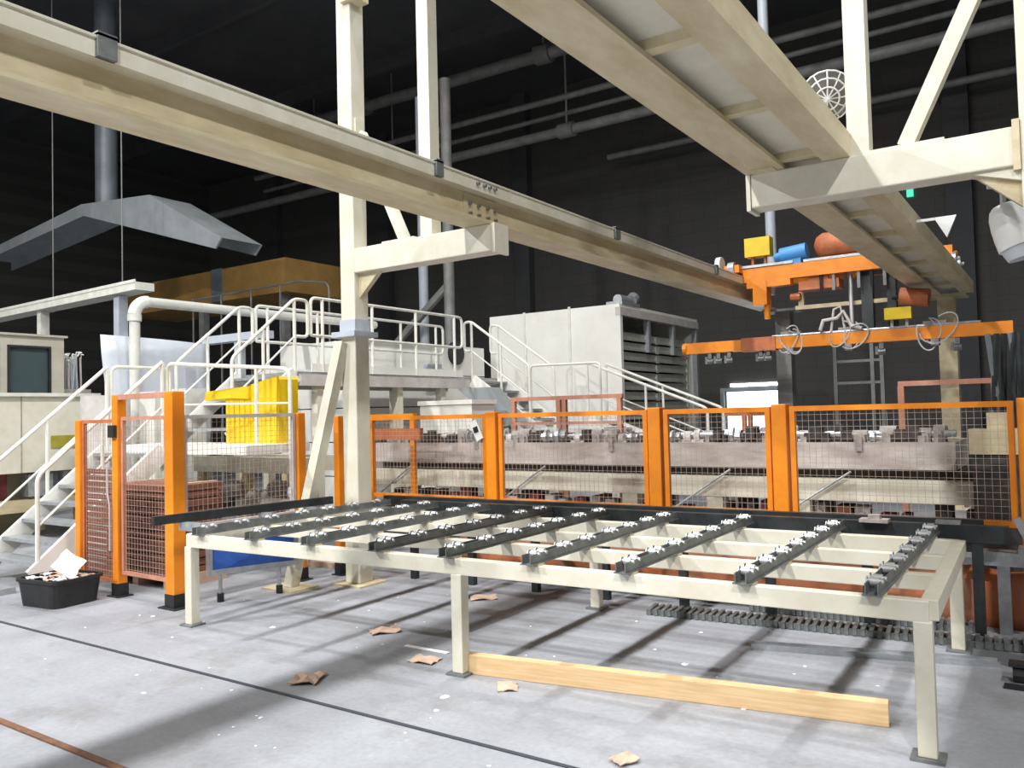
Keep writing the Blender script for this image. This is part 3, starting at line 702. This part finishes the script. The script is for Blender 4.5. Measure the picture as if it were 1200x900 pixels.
# ================================================================== WALKWAY AND STAIRS
def rail_tube(pts, r=.024, rad=.1): return MB().tube(fillet(pts, rad), r, 8)
def flight(t, p0, p1, wdir, width, nt, railh=1.05, mid=True, loop=.0):
    """adds one flight to thing t; p0 bottom, p1 top on one side; wdir unit vec across"""
    p0 = Vector(p0); p1 = Vector(p1); wv = Vector(wdir)*width; Z = lambda v: Vector((0, 0, v))
    hd = Vector((p1.x-p0.x, p1.y-p0.y, 0)).normalized()
    for q in (Vector((0, 0, 0)), wv):
        part('stringer', MB().bar(p0+q, p1+q, .05, .22), 'offwhite', t)
    for k in range(nt):
        c = p0.lerp(p1, (k+.6)/nt)
        a = c + Vector(wdir)*.025; b = c+wv-Vector(wdir)*.025
        part('tread', MB().bar(a+Z(.03), b+Z(.03), .24, .035), 'galv', t)
    for q in (Vector((0, 0, 0)), wv):
        a = p0+q+Z(railh); b = p1+q+Z(railh)
        pts = [p0+q+hd*.04, a+hd*.04, b]
        if loop: pts += [b+hd*loop, b+hd*loop-Z(.52), b+hd*.02-Z(.52)]
        part('handrail', rail_tube(pts, .024, .08), 'white', t, sm=True)
        if mid: part('mid_rail', MB().cyl(p0+q+hd*.04+Z(railh*.5), p1+q+Z(railh*.5), .014, 6), 'white', t, sm=True)
        m1 = p0.lerp(p1, .5)+q
        part('rail_post', MB().cyl(m1, m1+Z(railh), .022, 8), 'white', t, sm=True)
        part('rail_post', MB().cyl(p1+q, p1+q+Z(railh), .024, 8), 'white', t, sm=True)
SXL, SXR, ZD = -10.1, -8.9, 2.36
t = thing('access_stairs', 'white metal stairs in two flights rising from the floor to the walkway', 'stairs', (-9.5, 4.3, 0))
flight(t, (SXL, 4.25, .12), (SXL, 5.72, 1.36), (1, 0, 0), SXR-SXL, 7)
part('landing_deck', MB().box(SXL-.03, -7.40, 5.74, 6.64, 1.32, 1.42), 'offwhite', t)
for x, y in ((SXL+.05, 5.8), (SXR-.05, 5.8), (-7.5, 6.55), (SXL+.05, 6.58)):
    part('leg', MB().box(x-.05, x+.05, y-.05, y+.05, 0, 1.32), 'cream', t)
part('guard_rail', rail_tube([(SXR, 5.78, 1.42), (SXR, 5.78, 2.40), (-8.6, 5.86, 2.37), (-7.30, 6.27, 2.27), (-7.30, 6.27, 0)], .024, .12), 'white', t, sm=True)
part('guard_mid_rail', MB().cyl((SXR, 5.78, 1.9), (-7.3, 6.27, 1.88), .014, 6), 'white', t, sm=True)
part('rail_post', MB().cyl((-7.72, 6.14, 1.42), (-7.72, 6.14, 2.30), .022, 8), 'white', t, sm=True)
part('guard_rail', rail_tube([(SXL, 5.78, 1.42), (SXL, 5.78, 2.42), (SXL, 6.60, 2.42), (SXL, 6.60, 1.42)], .024, .1), 'white', t, sm=True)
flight(t, (SXL, 6.66, 1.45), (SXL, 7.74, 2.32), (1, 0, 0), SXR-SXL, 5, loop=.24)
solo('floor_step', MB().box(-10.15, -8.95, 3.82, 4.10, 0, .06).box(-10.1, -9.6, 3.86, 4.0, .06, .10), 'galv', 'low grey plate step at the foot of the white stairs', 'step')
# walkway
t = thing('walkway', 'raised steel walkway with white looped railings and white stairs down to the kiln', 'walkway', (-9.5, 10, 0))
part('deck', MB().box(SXL, SXR, 7.8, 12.6, 2.30, 2.36), 'galv', t)
part('edge_beam', MB().box(SXR-.02, SXR+.06, 7.8, 12.6, 2.16, 2.32), 'pinkgrey', t)
part('edge_beam', MB().box(SXL-.06, SXL+.02, 7.8, 12.6, 2.16, 2.32), 'pinkgrey', t)
for y in (8.2, 9.9, 11.0, 12.3):
    part('leg', MB().box(SXR-.12, SXR-.0, y-.06, y+.06, 0, 2.16), 'cream', t)
    part('leg', MB().box(SXL, SXL+.12, y-.06, y+.06, 0, 2.16), 'cream', t)
def loop_rail(x, ya, yb):
    part('railing_loop', rail_tube([(x, ya+.06, ZD+.52), (x, ya, ZD+.52), (x, ya, ZD+1.06), (x, yb, ZD+1.06), (x, yb, ZD+.52), (x, ya+.05, ZD+.52)], .024, .1), 'white', t, sm=True)
    n = max(1, round((yb-ya)/1.2))
    for k in range(n+1):
        y = ya+.22+(yb-ya-.44)*k/n
        part('railing_post', MB().cyl((x, y, ZD), (x, y, ZD+1.06), .024, 8), 'white', t, sm=True)
    part('toe_board', MB().box(x-.008, x+.008, ya, yb, ZD, ZD+.12), 'offwhite', t)
loop_rail(SXR, 8.04, 11.55); loop_rail(SXL, 8.04, 12.5)
flight(t, (-7.55, 11.7, 1.45), (SXR+.10, 11.7, 2.30), (0, 1, 0), .8, 5, loop=.16)
part('landing_deck', MB().box(-7.6, -6.2, 11.7, 12.5, 1.34, 1.44), 'offwhite', t)
for x, y in ((-7.5, 11.76), (-6.3, 11.76), (-7.5, 12.44), (-6.3, 12.44)): part('leg', MB().box(x-.05, x+.05, y-.05, y+.05, 0, 1.34), 'cream', t)
part('guard_rail', rail_tube([(-7.58, 11.72, 1.44), (-7.58, 11.72, 2.50), (-6.25, 11.72, 2.48), (-6.25, 11.72, 1.44)], .022, .08), 'white', t, sm=True)
flight(t, (-4.75, 12.56, .65), (-6.95, 12.56, 1.50), (0, 1, 0), .7, 8)
part('stair_foot', MB().box(-4.75, -4.6, 12.54, 13.28, 0, .62), 'offwhite', t)
t = thing('chute', 'grey sheet metal chute under the kiln stairs', 'chute', (-8.3, 11.4, 0))
part('trough', MB().prism([(-8.75, 2.15), (-8.1, 2.15), (-7.55, 1.55), (-7.9, 1.45)], 'y', 11.2, 11.55), 'hoodgrey', t)
part('leg', MB().box(-8.6, -8.5, 11.35, 11.45, 0, 2.15), 'hoodgrey', t); part('leg', MB().box(-7.8, -7.72, 11.35, 11.45, 0, 1.5), 'hoodgrey', t)
solo('tall_cabinet', MB().box(-8.75, -7.7, 10.2, 10.8, .0, 1.9).box(-8.78, -7.67, 10.17, 10.83, 1.86, 1.93), 'offwhite', 'tall pale cabinet below the end of the walkway', 'cabinet')

# ================================================================== YELLOW HOPPER AND MACHINERY BY THE STAIRS
t = thing('yellow_hopper', 'bright yellow plastic hopper with an overhanging rim on the stair landing', 'hopper', (-8.05, 6.45, 1.42))
part('bin_body', MB().prism([(-8.52, 1.42), (-7.56, 1.42), (-7.54, 2.16), (-7.58, 2.20), (-8.52, 2.02)], 'y', 6.32, 6.60), 'yellow', t)
part('front_rim', MB().prism([(-8.88, 1.95), (-8.42, 1.97), (-8.05, 1.95), (-8.05, 2.10), (-8.86, 2.06)], 'y', 6.28, 6.60), 'yellow', t)
part('corner_post', MB().prism([(-7.98, 1.42), (-7.58, 1.42), (-7.54, 2.2), (-8.0, 2.12)], 'y', 6.29, 6.32), 'yellow', t)
for k in range(5): part('rib', MB().box(-8.47+k*.10, -8.455+k*.10, 6.305, 6.32, 1.45, 1.93), 'yellow', t)
t = thing('feed_frame', 'cream feed frame with dusty rollers behind the yellow hopper', 'machine', (-9, 7.2, 0))
part('cream_beam', MB().box(-9.95, -7.7, 6.85, 7.0, 1.02, 1.22), 'cream', t)
part('cream_beam', MB().box(-9.95, -7.7, 7.5, 7.65, 1.02, 1.22), 'cream', t)
part('bearer', MB().box(-9.4, -9.3, 7.0, 7.5, 1.1, 1.18), 'dusty', t)
for x in (-9.85, -8.9, -7.8): 
    for ya, yb in ((6.87, 6.98), (7.52, 7.63)): part('leg', MB().box(x-.05, x+.05, ya, yb, 0, 1.02), 'cream2', t)
for k, (x, zc) in enumerate(((-9.5, .72), (-9.1, .8), (-8.6, .70), (-8.2, .82))):
    part('roller', MB().cyl((x-.18, 6.9, zc), (x+.2, 6.9, zc), .11, 12), 'dusty' if k % 2 else 'pinkgrey', t, sm=True)
part('lower_shelf', MB().box(-9.9, -7.75, 6.9, 7.6, .45, .52), 'dustdark', t)
for k in range(8):
    x = -9.7+k*.25; part('fitting', MB().box(x, x+.15, 6.95, 7.2, .52, .58+random.uniform(.03, .22)), random.choice(('dusty', 'maroon', 'galv', 'dustdark')), t)
t = thing('servo_motor', 'small pale motor on a bracket behind the guide bar', 'motor', (-7.3, 6.4, 0))
part('motor', MB().cyl((-7.42, 6.4, .86), (-7.1, 6.4, .88), .09, 12), 'bluegrey', t, sm=True)
part('bracket', MB().box(-7.9, -7.0, 6.32, 6.48, .68, .77).box(-7.5, -7.42, 6.35, 6.45, 0, .68), 'dusty', t)
# stack of clay tiles under the landing
t = thing('clay_stack', 'stack of red-brown clay slabs on a pallet behind the gate', 'stack', (-8.3, 5.6, 0))
sl = MB().box(-.72, .42, -.33, .33, 0, .062).mesh('slab', M['clay'])
for k in range(12):
    piece('slab', sl, t, (-8.05+random.uniform(-.015, .015), 5.28, .12+k*.078), (0, 0, random.uniform(-.01, .01)))
    
    for xa in (-8.7, -7.75): part('spacer', MB().box(xa, xa+.08, 4.98, 5.58, .12+k*.078+.062, .12+k*.078+.078), 'card', t)
part('pallet', MB().box(-8.8, -7.6, 4.94, 5.62, .08, .12).box(-8.8, -8.7, 4.94, 5.62, 0, .08).box(-8.25, -8.15, 4.94, 5.62, 0, .08).box(-7.7, -7.6, 4.94, 5.62, 0, .08), 'card', t)
solo('waste_plank', MB().box(-7.55, -6.85, 6.72, 6.84, 0, .10), 'card', 'thick brown board lying behind the blue panel', 'board')
solo('waste_plank', MB().box(-7.35, -6.75, 6.55, 6.64, 0, .06), 'card', 'thin brown board lying behind the blue panel', 'board')

# ================================================================== LEFT: CABIN AND BODY
t = thing('control_cabin', 'cream machine body with a windowed control cabin on top beyond the stairs', 'cabin', (-13.2, 5.4, 0))
part('body', MB().box(-14.4, -12.5, 3.0, 6.9, 1.02, 2.12), 'cream', t)
part('ledge', MB().box(-14.45, -12.44, 3.0, 6.95, 2.12, 2.17), 'white', t)
part('cabin_wall', MB().box(-12.6, -12.5, 6.23, 6.42, 2.17, 3.0).box(-12.6, -12.5, 5.53, 5.62, 2.17, 3.0).box(-12.6, -12.5, 5.62, 6.23, 2.86, 3.0)
     .box(-12.6, -12.5, 3.0, 3.1, 2.17, 3).box(-12.6, -12.5, 3.1, 5.53, 2.86, 3).box(-14.3, -12.6, 6.34, 6.42, 2.17, 3.0).box(-14.3, -14.2, 3.0, 6.34, 2.17, 3.0), 'taupe', t)
part('roof', MB().box(-14.4, -12.46, 3.0, 6.46, 3.0, 3.03), 'taupe', t)
wf = part('window_frame', MB().box(-12.57, -12.49, 5.62, 5.65, 2.17, 2.86).box(-12.57, -12.49, 6.20, 6.23, 2.17, 2.86).box(-12.57, -12.49, 5.65, 6.20, 2.83, 2.86), 'black', t)
part('pane', MB().box(-12.55, -12.54, 5.65, 6.20, 2.17, 2.83), 'glass', wf)
part('pane', MB().box(-12.55, -12.54, 3.1, 5.53, 2.17, 2.86), 'glass', wf)
part('monitor', MB().box(-13.1, -12.9, 5.85, 6.15, 2.18, 2.46), 'offwhite', t)
part('hatch', MB().box(-12.52, -12.48, 6.22, 6.62, 1.36, 1.54), 'olive', t, 'olive framed hatch')
part('seam', MB().box(-12.502, -12.492, 5.80, 5.815, 1.02, 2.12), 'dusty', t)
part('under_frame', MB().box(-12.75, -12.55, 3.2, 6.9, .45, .62), 'cream2', t)
for y in (3.3, 5.05, 6.75): 
    for xa, xb in ((-12.75, -12.58), (-14.05, -13.9)): part('leg', MB().box(xa, xb, y-.08, y+.08, 0, 1.02), 'cream2', t)
part('side_cabinet', MB().box(-13.6, -12.8, 5.1, 5.75, .62, 1.02), 'maroon', t, 'maroon box under the body')
part('control_unit', MB().box(-12.8, -12.6, 5.95, 6.3, .66, .98).box(-12.75, -12.6, 6.45, 6.7, .7, 1.0), 'galv', t)
part('back_skirt', MB().box(-14.2, -14.1, 3.2, 6.9, 0, 1.02), 'cream2', t)
# inclined cable tray
t = thing('inclined_beam', 'white inclined cable tray carried on a post above the cabin', 'beam', (-15.5, 7.2, 0))
A = Vector((-17.4, 6.9, 4.02)); B = Vector((-12.4, 7.6, 3.88))
B = Vector((-12.6, 7.80, 3.95)); A = Vector((-18.0, 7.80, 3.88))
part('tray', MB().bar(A, B, .34, .13), 'white', t)
part('tray_lip', MB().bar(A+Vector((0, -.17, .08)), B+Vector((0, -.17, .08)), .02, .05), 'white', t)
part('post', MB().box(-16.0, -15.86, 7.72, 7.88, 0, 3.84), 'white', t); part('post', MB().box(-13.4, -13.24, 7.72, 7.88, 0, 3.86), 'bluegrey', t)
# white pipe
t = thing('white_pipe', 'white plastic pipe with an elbow running behind the railings', 'pipe', (-12, 7.3, 0))
part('riser', MB().cyl((-12, 7.25, 0), (-12, 7.25, 3.4), .08, 12), 'pvc', t, sm=True)
part('elbow', MB().tube(arc((-12, 7.47, 3.38), .22, 180, 90, 8, 'yz'), .098, 12), 'pvc', t, sm=True)
part('run', MB().cyl((-12, 7.44, 3.6), (-12, 12.6, 3.62), .08, 12), 'pvc', t, sm=True)
part('collar', MB().cyl((-12, 7.25, 3.28), (-12, 7.25, 3.38), .105, 12), 'pvc', t, sm=True)
solo('cross_beam', MB().box(-11.8, -10.25, 8.3, 8.5, 2.96, 3.08).box(-11.0, -10.9, 8.33, 8.47, 0, 2.96), 'bluegrey', 'pale steel cross beam behind the walkway railing', 'beam')
# pale sheeting
vs = []; fs = []
for i in range(13):
    f = i/12; y = 6.95+1.8*f
    for k in range(7):
        g = k/6; vs.append((-12.25+.12*math.sin(f*3.1)+.05*math.sin(g*5), y-.08*g*(1-f), 1.3+(3.07-.05*f-1.3)*g))
for i in range(12):
    for k in range(6): a = i*7+k; fs.append((a, a+7, a+8, a+1))
o = solo('plastic_sheet', MB().add(vs, fs), 'plastic', 'pale blue plastic sheet hung beside the white pipe', 'sheet', sm=True); o.modifiers.new('t', 'SOLIDIFY').thickness = .01
# vertical rods / brush-like rack left of sheet
t = thing('rod_rack', 'rack of upright grey rods with frayed tops between the cabin and the plastic sheet', 'rack', (-12.97, 6.7, 2.17))
part('rack_base', MB().box(-13.3, -12.7, 6.48, 6.94, 2.17, 2.24), 'dusty', t)
for k in range(26):
    y = 6.535+k*.0148; h = 2.66+.004*k+random.uniform(-.05, .06); xx = -12.95+random.uniform(-.2, .2)
    rd = part('rod', MB().cyl((xx, y, 2.24), (xx+random.uniform(-.05, .05), y+random.uniform(-.02, .02), h), .016, 6), random.choice(('galv', 'bluegrey', 'pinkgrey')), t)
    part('frayed_tip', MB().tube([(xx, y, h-.02), (xx+.03, y+random.uniform(-.03, .04), h+.05), (xx+.05, y+random.uniform(-.045, .06), h+.04)], .009, 5), 'paper', rd)
solo('pink_drum', MB().cyl((-11.6, 6.55, 0), (-11.6, 6.55, 2.1), .33, 20), 'pinkgrey', 'dusty grey-pink drum column behind the lower stairs', 'drum', sm=True)
t = thing('white_cabinets', 'pair of white cabinets with dark gaps behind the stair landing', 'cabinet', (-11.2, 7.0, 0))
part('cabinet', MB().box(-11.4, -11.0, 6.95, 7.3, 0, 2.15), 'white', t); part('cabinet', MB().box(-11.4, -11.0, 7.45, 7.8, 0, 2.2), 'white', t)

# ================================================================== FAR LEFT: HOOD, DUCT, BROWN BOX
t = thing('extraction_hood', 'grey sheet metal extraction hood hanging in the dark', 'hood', (-17.5, 10.8, 5.2))
vs = [(-24, 10, 6.35), (-18.6, 10, 6.70), (-16.2, 10, 6.42), (-13.5, 10, 5.25), (-13.0, 13, 5.25), (-16.2, 13, 6.42), (-18.6, 13, 6.7), (-24, 13, 6.35),
      (-16.0, 10.02, 6.0), (-18.4, 10.02, 6.38)]
part('top_sheet', MB().add([(-24, 10, 6.2), (-18.6, 10, 6.74), (-15.9, 10.0, 6.50), (-13.5, 10, 5.25), (-24, 10.9, 6.2), (-18.6, 10.9, 6.74), (-15.9, 10.9, 6.50), (-13.5, 10.9, 5.25)],
     [(0, 1, 5, 4), (1, 2, 6, 5), (2, 3, 7, 6)]), 'hoodgrey', t)
part('front_lip', MB().prism([(-24, 6.2), (-18.6, 6.74), (-15.9, 6.50), (-13.5, 5.25), (-13.7, 5.06), (-18.5, 6.46), (-24, 5.98)], 'y', 9.96, 10.0), 'hoodgrey', t)
part('back_lip', MB().prism([(-24, 6.2), (-18.6, 6.74), (-15.9, 6.50), (-13.5, 5.25), (-13.7, 5.06), (-18.5, 6.46), (-24, 5.98)], 'y', 10.9, 10.94), 'hoodgrey', t)
part('hood_duct', MB().cyl((-18.4, 10.45, 6.7), (-18.4, 10.45, ZC), .24, 16), 'ducts', t, sm=True)
for x, zz in ((-17.95, 4.1), (-15.3, 4.2)):
    solo('hanging_cable', MB().cyl((x, 9, zz), (x, 9, ZC), .012, 6), 'pipe', 'thin grey cable hanging %s the hood' % ('below the left side of' if x < -17 else 'in front of the ridge of'), 'cable', 'hanging cables')
t = thing('brown_duct_box', 'long ochre-brown sheeted box high behind the walkway', 'box', (-19, 14.5, 4.9))
part('box_body', MB().box(-24, -16.4, 14, 16, 4.95, 5.82), 'brownpanel', t)
part('strap', MB().box(-19.4, -18.95, 13.97, 14.0, 4.95, 5.84), 'ducts', t)
for x in (-23.6, -20.2, -16.8): part('leg', MB().box(x-.1, x+.1, 14.2, 14.4, 0, 4.95), 'pipe', t)
t = thing('upper_walkway_rail', 'thin grey railing in front of the brown box', 'railing', (-17.5, 13.4, 0))
part('top_rail', MB().tube(fillet([(-19.4, 13.4, 4.95), (-15.2, 13.4, 5.0), (-14.2, 13.4, 4.85), (-14.2, 13.4, 0)], .2), .025, 6), 'pipe', t)
for x in (-19.4, -18.2, -17.0, -15.9): part('post', MB().cyl((x, 13.4, 0), (x, 13.4, 4.98), .025, 6), 'pipe', t)

# ================================================================== PIPES UP IN THE ROOF
def roofpipe(label, a, b, r, joints=()):
    t = thing('roof_pipe', label, 'pipe', a, 'roof pipes')
    part('pipe_run', MB().cyl(a, b, r, 10), 'pipe', t, sm=True)
    for f in joints:
        p = Vector(a).lerp(Vector(b), f); dd = (Vector(b)-Vector(a)).normalized()*.25
        part('pipe_joint', MB().cyl(p-dd, p+dd, r*1.5, 10), 'pipe', t, sm=True)
        part('hanger', MB().cyl(p, (p.x, p.y, ZC), .03, 6), 'pipe', t)
roofpipe('thick flanged roof pipe with bolted joints in the dark', (-25, 20, 12.25), (-9, 20, 12.0), .19, (.2, .35, .53, .8))
roofpipe('upper thin roof pipe of the three in the dark', (-25, 20, 10.75), (5, 20, 10.5), .09)
roofpipe('middle thin roof pipe of the three in the dark', (-25, 20.4, 10.35), (5, 20.4, 10.30), .07)
roofpipe('lower thick roof pipe of the three in the dark', (-28, 20, 9.72), (5, 20, 9.62), .14, (.3, .5, .62))
roofpipe('pipe along the top of the dark back wall', (-12, 23.5, 9.85), (5, 23.5, 9.8), .1)
for x, y, z0, lab in ((-13.1, 15.5, 0, 'grey upright pipe behind the walkway'), (-11.9, 15.0, 0, 'grey upright pipe with a raking strut')):
    t = thing('upright_pipe', lab, 'pipe', (x, y, 0))
    part('pipe_run', MB().cyl((x, y, 0), (x, y, 9.6), .13 if x > -12.5 else .12, 10), 'bluegrey' if x < -12.5 else 'pipe', t, sm=True)
    if x > -12.5: part('strut', MB().cyl((-13.6, 15, 3.45), (x, y, 4.75), .1, 8), 'pipe', t, sm=True)
t = thing('drop_pipe', 'blue-grey pipe dropping from the roof behind the yellow control box', 'pipe', (-4.70, 16, 4.2))
part('pipe_run', MB().cyl((-4.70, 16, 4.2), (-4.70, 16, ZC), .10, 12), 'bluegrey', t, sm=True)
part('pipe_flange', MB().cyl((-4.70, 16, 4.2), (-4.70, 16, 4.26), .14, 12), 'bluegrey', t, sm=True)
# far ladder frame
t = thing('scaffold_frame', 'thin grey scaffold frame beyond the spreader arm', 'frame', (-4, 20, 0))
for x in (-4.5, -3.7, -3.5): part('upright', MB().box(x-.04, x+.04, 19.96, 20.04, 0, 3.1), 'pipe', t)
for zz in (2.2, 2.7): part('crossbar', MB().box(-4.5, -3.5, 19.97, 20.03, zz-.03, zz+.03), 'pipe', t)
solo('door_light', MB().cyl((-8.5, 24.36, 2.36), (-7.0, 24.36, 2.36), .03, 8).box(-8.55, -6.95, 24.36, 24.4, 2.34, 2.42), 'tube', 'fluorescent tube above the bright doorway', 'lamp')

# ================================================================== FLOODLIGHTS, EXIT LIGHT
t = thing('guarded_floodlight', 'round floodlight with a white wire guard on top of the twin girder', 'floodlight', (-1.55, 6.85, RZ+.17))
c = Vector((-1.50, 6.7, 4.14))
ax = Vector((.25, -.75, -.55)).normalized(); e1 = ax.cross(Vector((0, 0, 1))).normalized(); e2 = ax.cross(e1)
def ring(r_, off, rr=.007): return MB().tube([c+ax*off+(e1*math.cos(a)+e2*math.sin(a))*r_ for a in [2*math.pi*k/20 for k in range(21)]], rr, 5, False)
part('reflector', MB().tube([c-ax*.20, c-ax*.12, c, c+ax*.04], [.05, .12, .19, .195], 18), 'pipe', t, sm=True)
for r_, of in ((.20, .05), (.15, .09), (.09, .12)): part('guard_ring', ring(r_, of), 'lampwhite', t)
for k in range(6):
    a = math.pi*k/6; q = e1*math.cos(a)+e2*math.sin(a)
    part('guard_wire', MB().tube([c+q*.2+ax*.05, c+q*.12+ax*.11, c+ax*.13, c-q*.12+ax*.11, c-q*.2+ax*.05], .006, 5), 'lampwhite', t)
part('stand', MB().cyl((-1.55, 6.85, RZ+.095), (-1.55, 6.85, 4.2), .02, 8).bar((-1.55, 6.85, 4.2), c-ax*.15, .03, .03), 'pipe', t)
t = thing('column_floodlight', 'white drum-shaped floodlight clamped to the gantry column', 'floodlight', (-.25, 6.4, 2.7))
hp = [(0, .03), (.03, .07), (.1, .095), (.25, .115), (.5, .128), (.75, .134), (1, .135)]
part('housing', MB().tube([(-.335+.095*f, 6.5, 3.04-.30*f) for f, _ in hp], [r_ for _, r_ in hp], 28), 'lampwhite', t, sm=True)
part('lens_ring', MB().tube([(-.24, 6.5, 2.74), (-.22, 6.5, 2.66)], [.125, .10], 20), 'plastic', t, sm=True)
part('bracket', MB().tube([(-.2, 6.2, 3.12), (-.3, 6.4, 3.16), (-.33, 6.5, 3.12), (-.33, 6.5, 3.0)], .02, 6).cyl((-.42, 6.45, 3.17), (-.2, 6.45, 3.15), .025, 6), 'galv', t, sm=True)
part('side_plate', MB().prism([(-1.05, 3.52), (-.85, 3.52), (-.94, 3.31)], 'y', 9.0, 9.03).box(-1.2, -1.04, 9.0, 9.03, 3.495, 3.52), 'lampwhite', bpy.data.objects['twin_crane_girder'], 'small white triangular plate')
solo('exit_light', MB().box(-3.46, -3.3, 24.3, 24.4, 7.28, 7.52), 'green', 'small green exit light high on the dark back wall', 'light')

# ================================================================== LITTER
random.seed(21)
for x, y, s, lab in ((-4.57, 4.84, .24, 'torn brown card on the floor beside the middle table leg'), (-4.18, 3.70, .22, 'dusty brown card beside the floor joint'),
                     (-3.78, 4.40, .20, 'torn brown card at the end of the timber beam'), (-2.96, 4.22, .15, 'small curled brown card in front of the timber beam'),
                     (-1.86, 3.62, .12, 'small pinkish card scrap near the floor joint'), (-4.56, 6.15, .24, 'flat brown card under the far side of the table')):
    crumple(x, y, .014, s, 'card', 'card_scrap', lab, 'cardboard', 'card scraps on the floor', (0, 0, random.uniform(0, 6)), .14)
solo('paper_strip', MB().box(-.2, .2, -.02, .02, 0, .004), 'paper', 'narrow white paper strip on the floor behind the middle table leg', 'paper', org=(0, 0, 0)).location = (-3.95, 4.62, 0)
crm = []
for k in range(4):
    mb = MB(); n = 7; vs = [(0, 0, random.uniform(.4, .8))]
    for i in range(n): a = 2*math.pi*i/n; r_ = random.uniform(.6, 1.2); vs.append((r_*math.cos(a), r_*math.sin(a), 0))
    fs = [(0, 1+i, 1+(i+1) % n) for i in range(n)] + [tuple(range(n, 0, -1))]
    crm.append(mb.add(vs, fs).mesh('plaster_crumb', M['crumb']))
spots = [(-6.74, 4.22, .022), (-5.48, 4.49, .03), (-4.9, 3.0, .018), (-3.9, 3.1, .016), (-3.2, 3.9, .03), (-3.1, 3.7, .02), (-2.2, 5.2, .03), (-1.7, 5.9, .03), (-2.4, 6.0, .02), (-1.6, 4.6, .02)]
for k in range(55):
    x = random.uniform(-7.5, -.8); spots.append((x, random.uniform(2.5, 6.2), random.uniform(.006, .015)))
for x, y, s in spots:
    o = bpy.data.objects.new('plaster_crumb', random.choice(crm)); COL.objects.link(o); o.location = (x, y, .0); o.scale = (s, s, s*.6); o.rotation_euler = (0, 0, random.uniform(0, 6))
    meta(o, 'small white plaster crumb lying on the grey floor', 'crumb', 'plaster crumbs on the floor')
solo('caster_wheel', MB().cyl((-.36, 5.85, .05), (-.30, 5.85, .05), .05, 12).box(-.38, -.26, 5.80, 5.9, .1, .12).box(-.4, -.2, 5.68, 5.74, 0, .02), 'black', 'small black caster on the floor beyond the table end', 'caster')
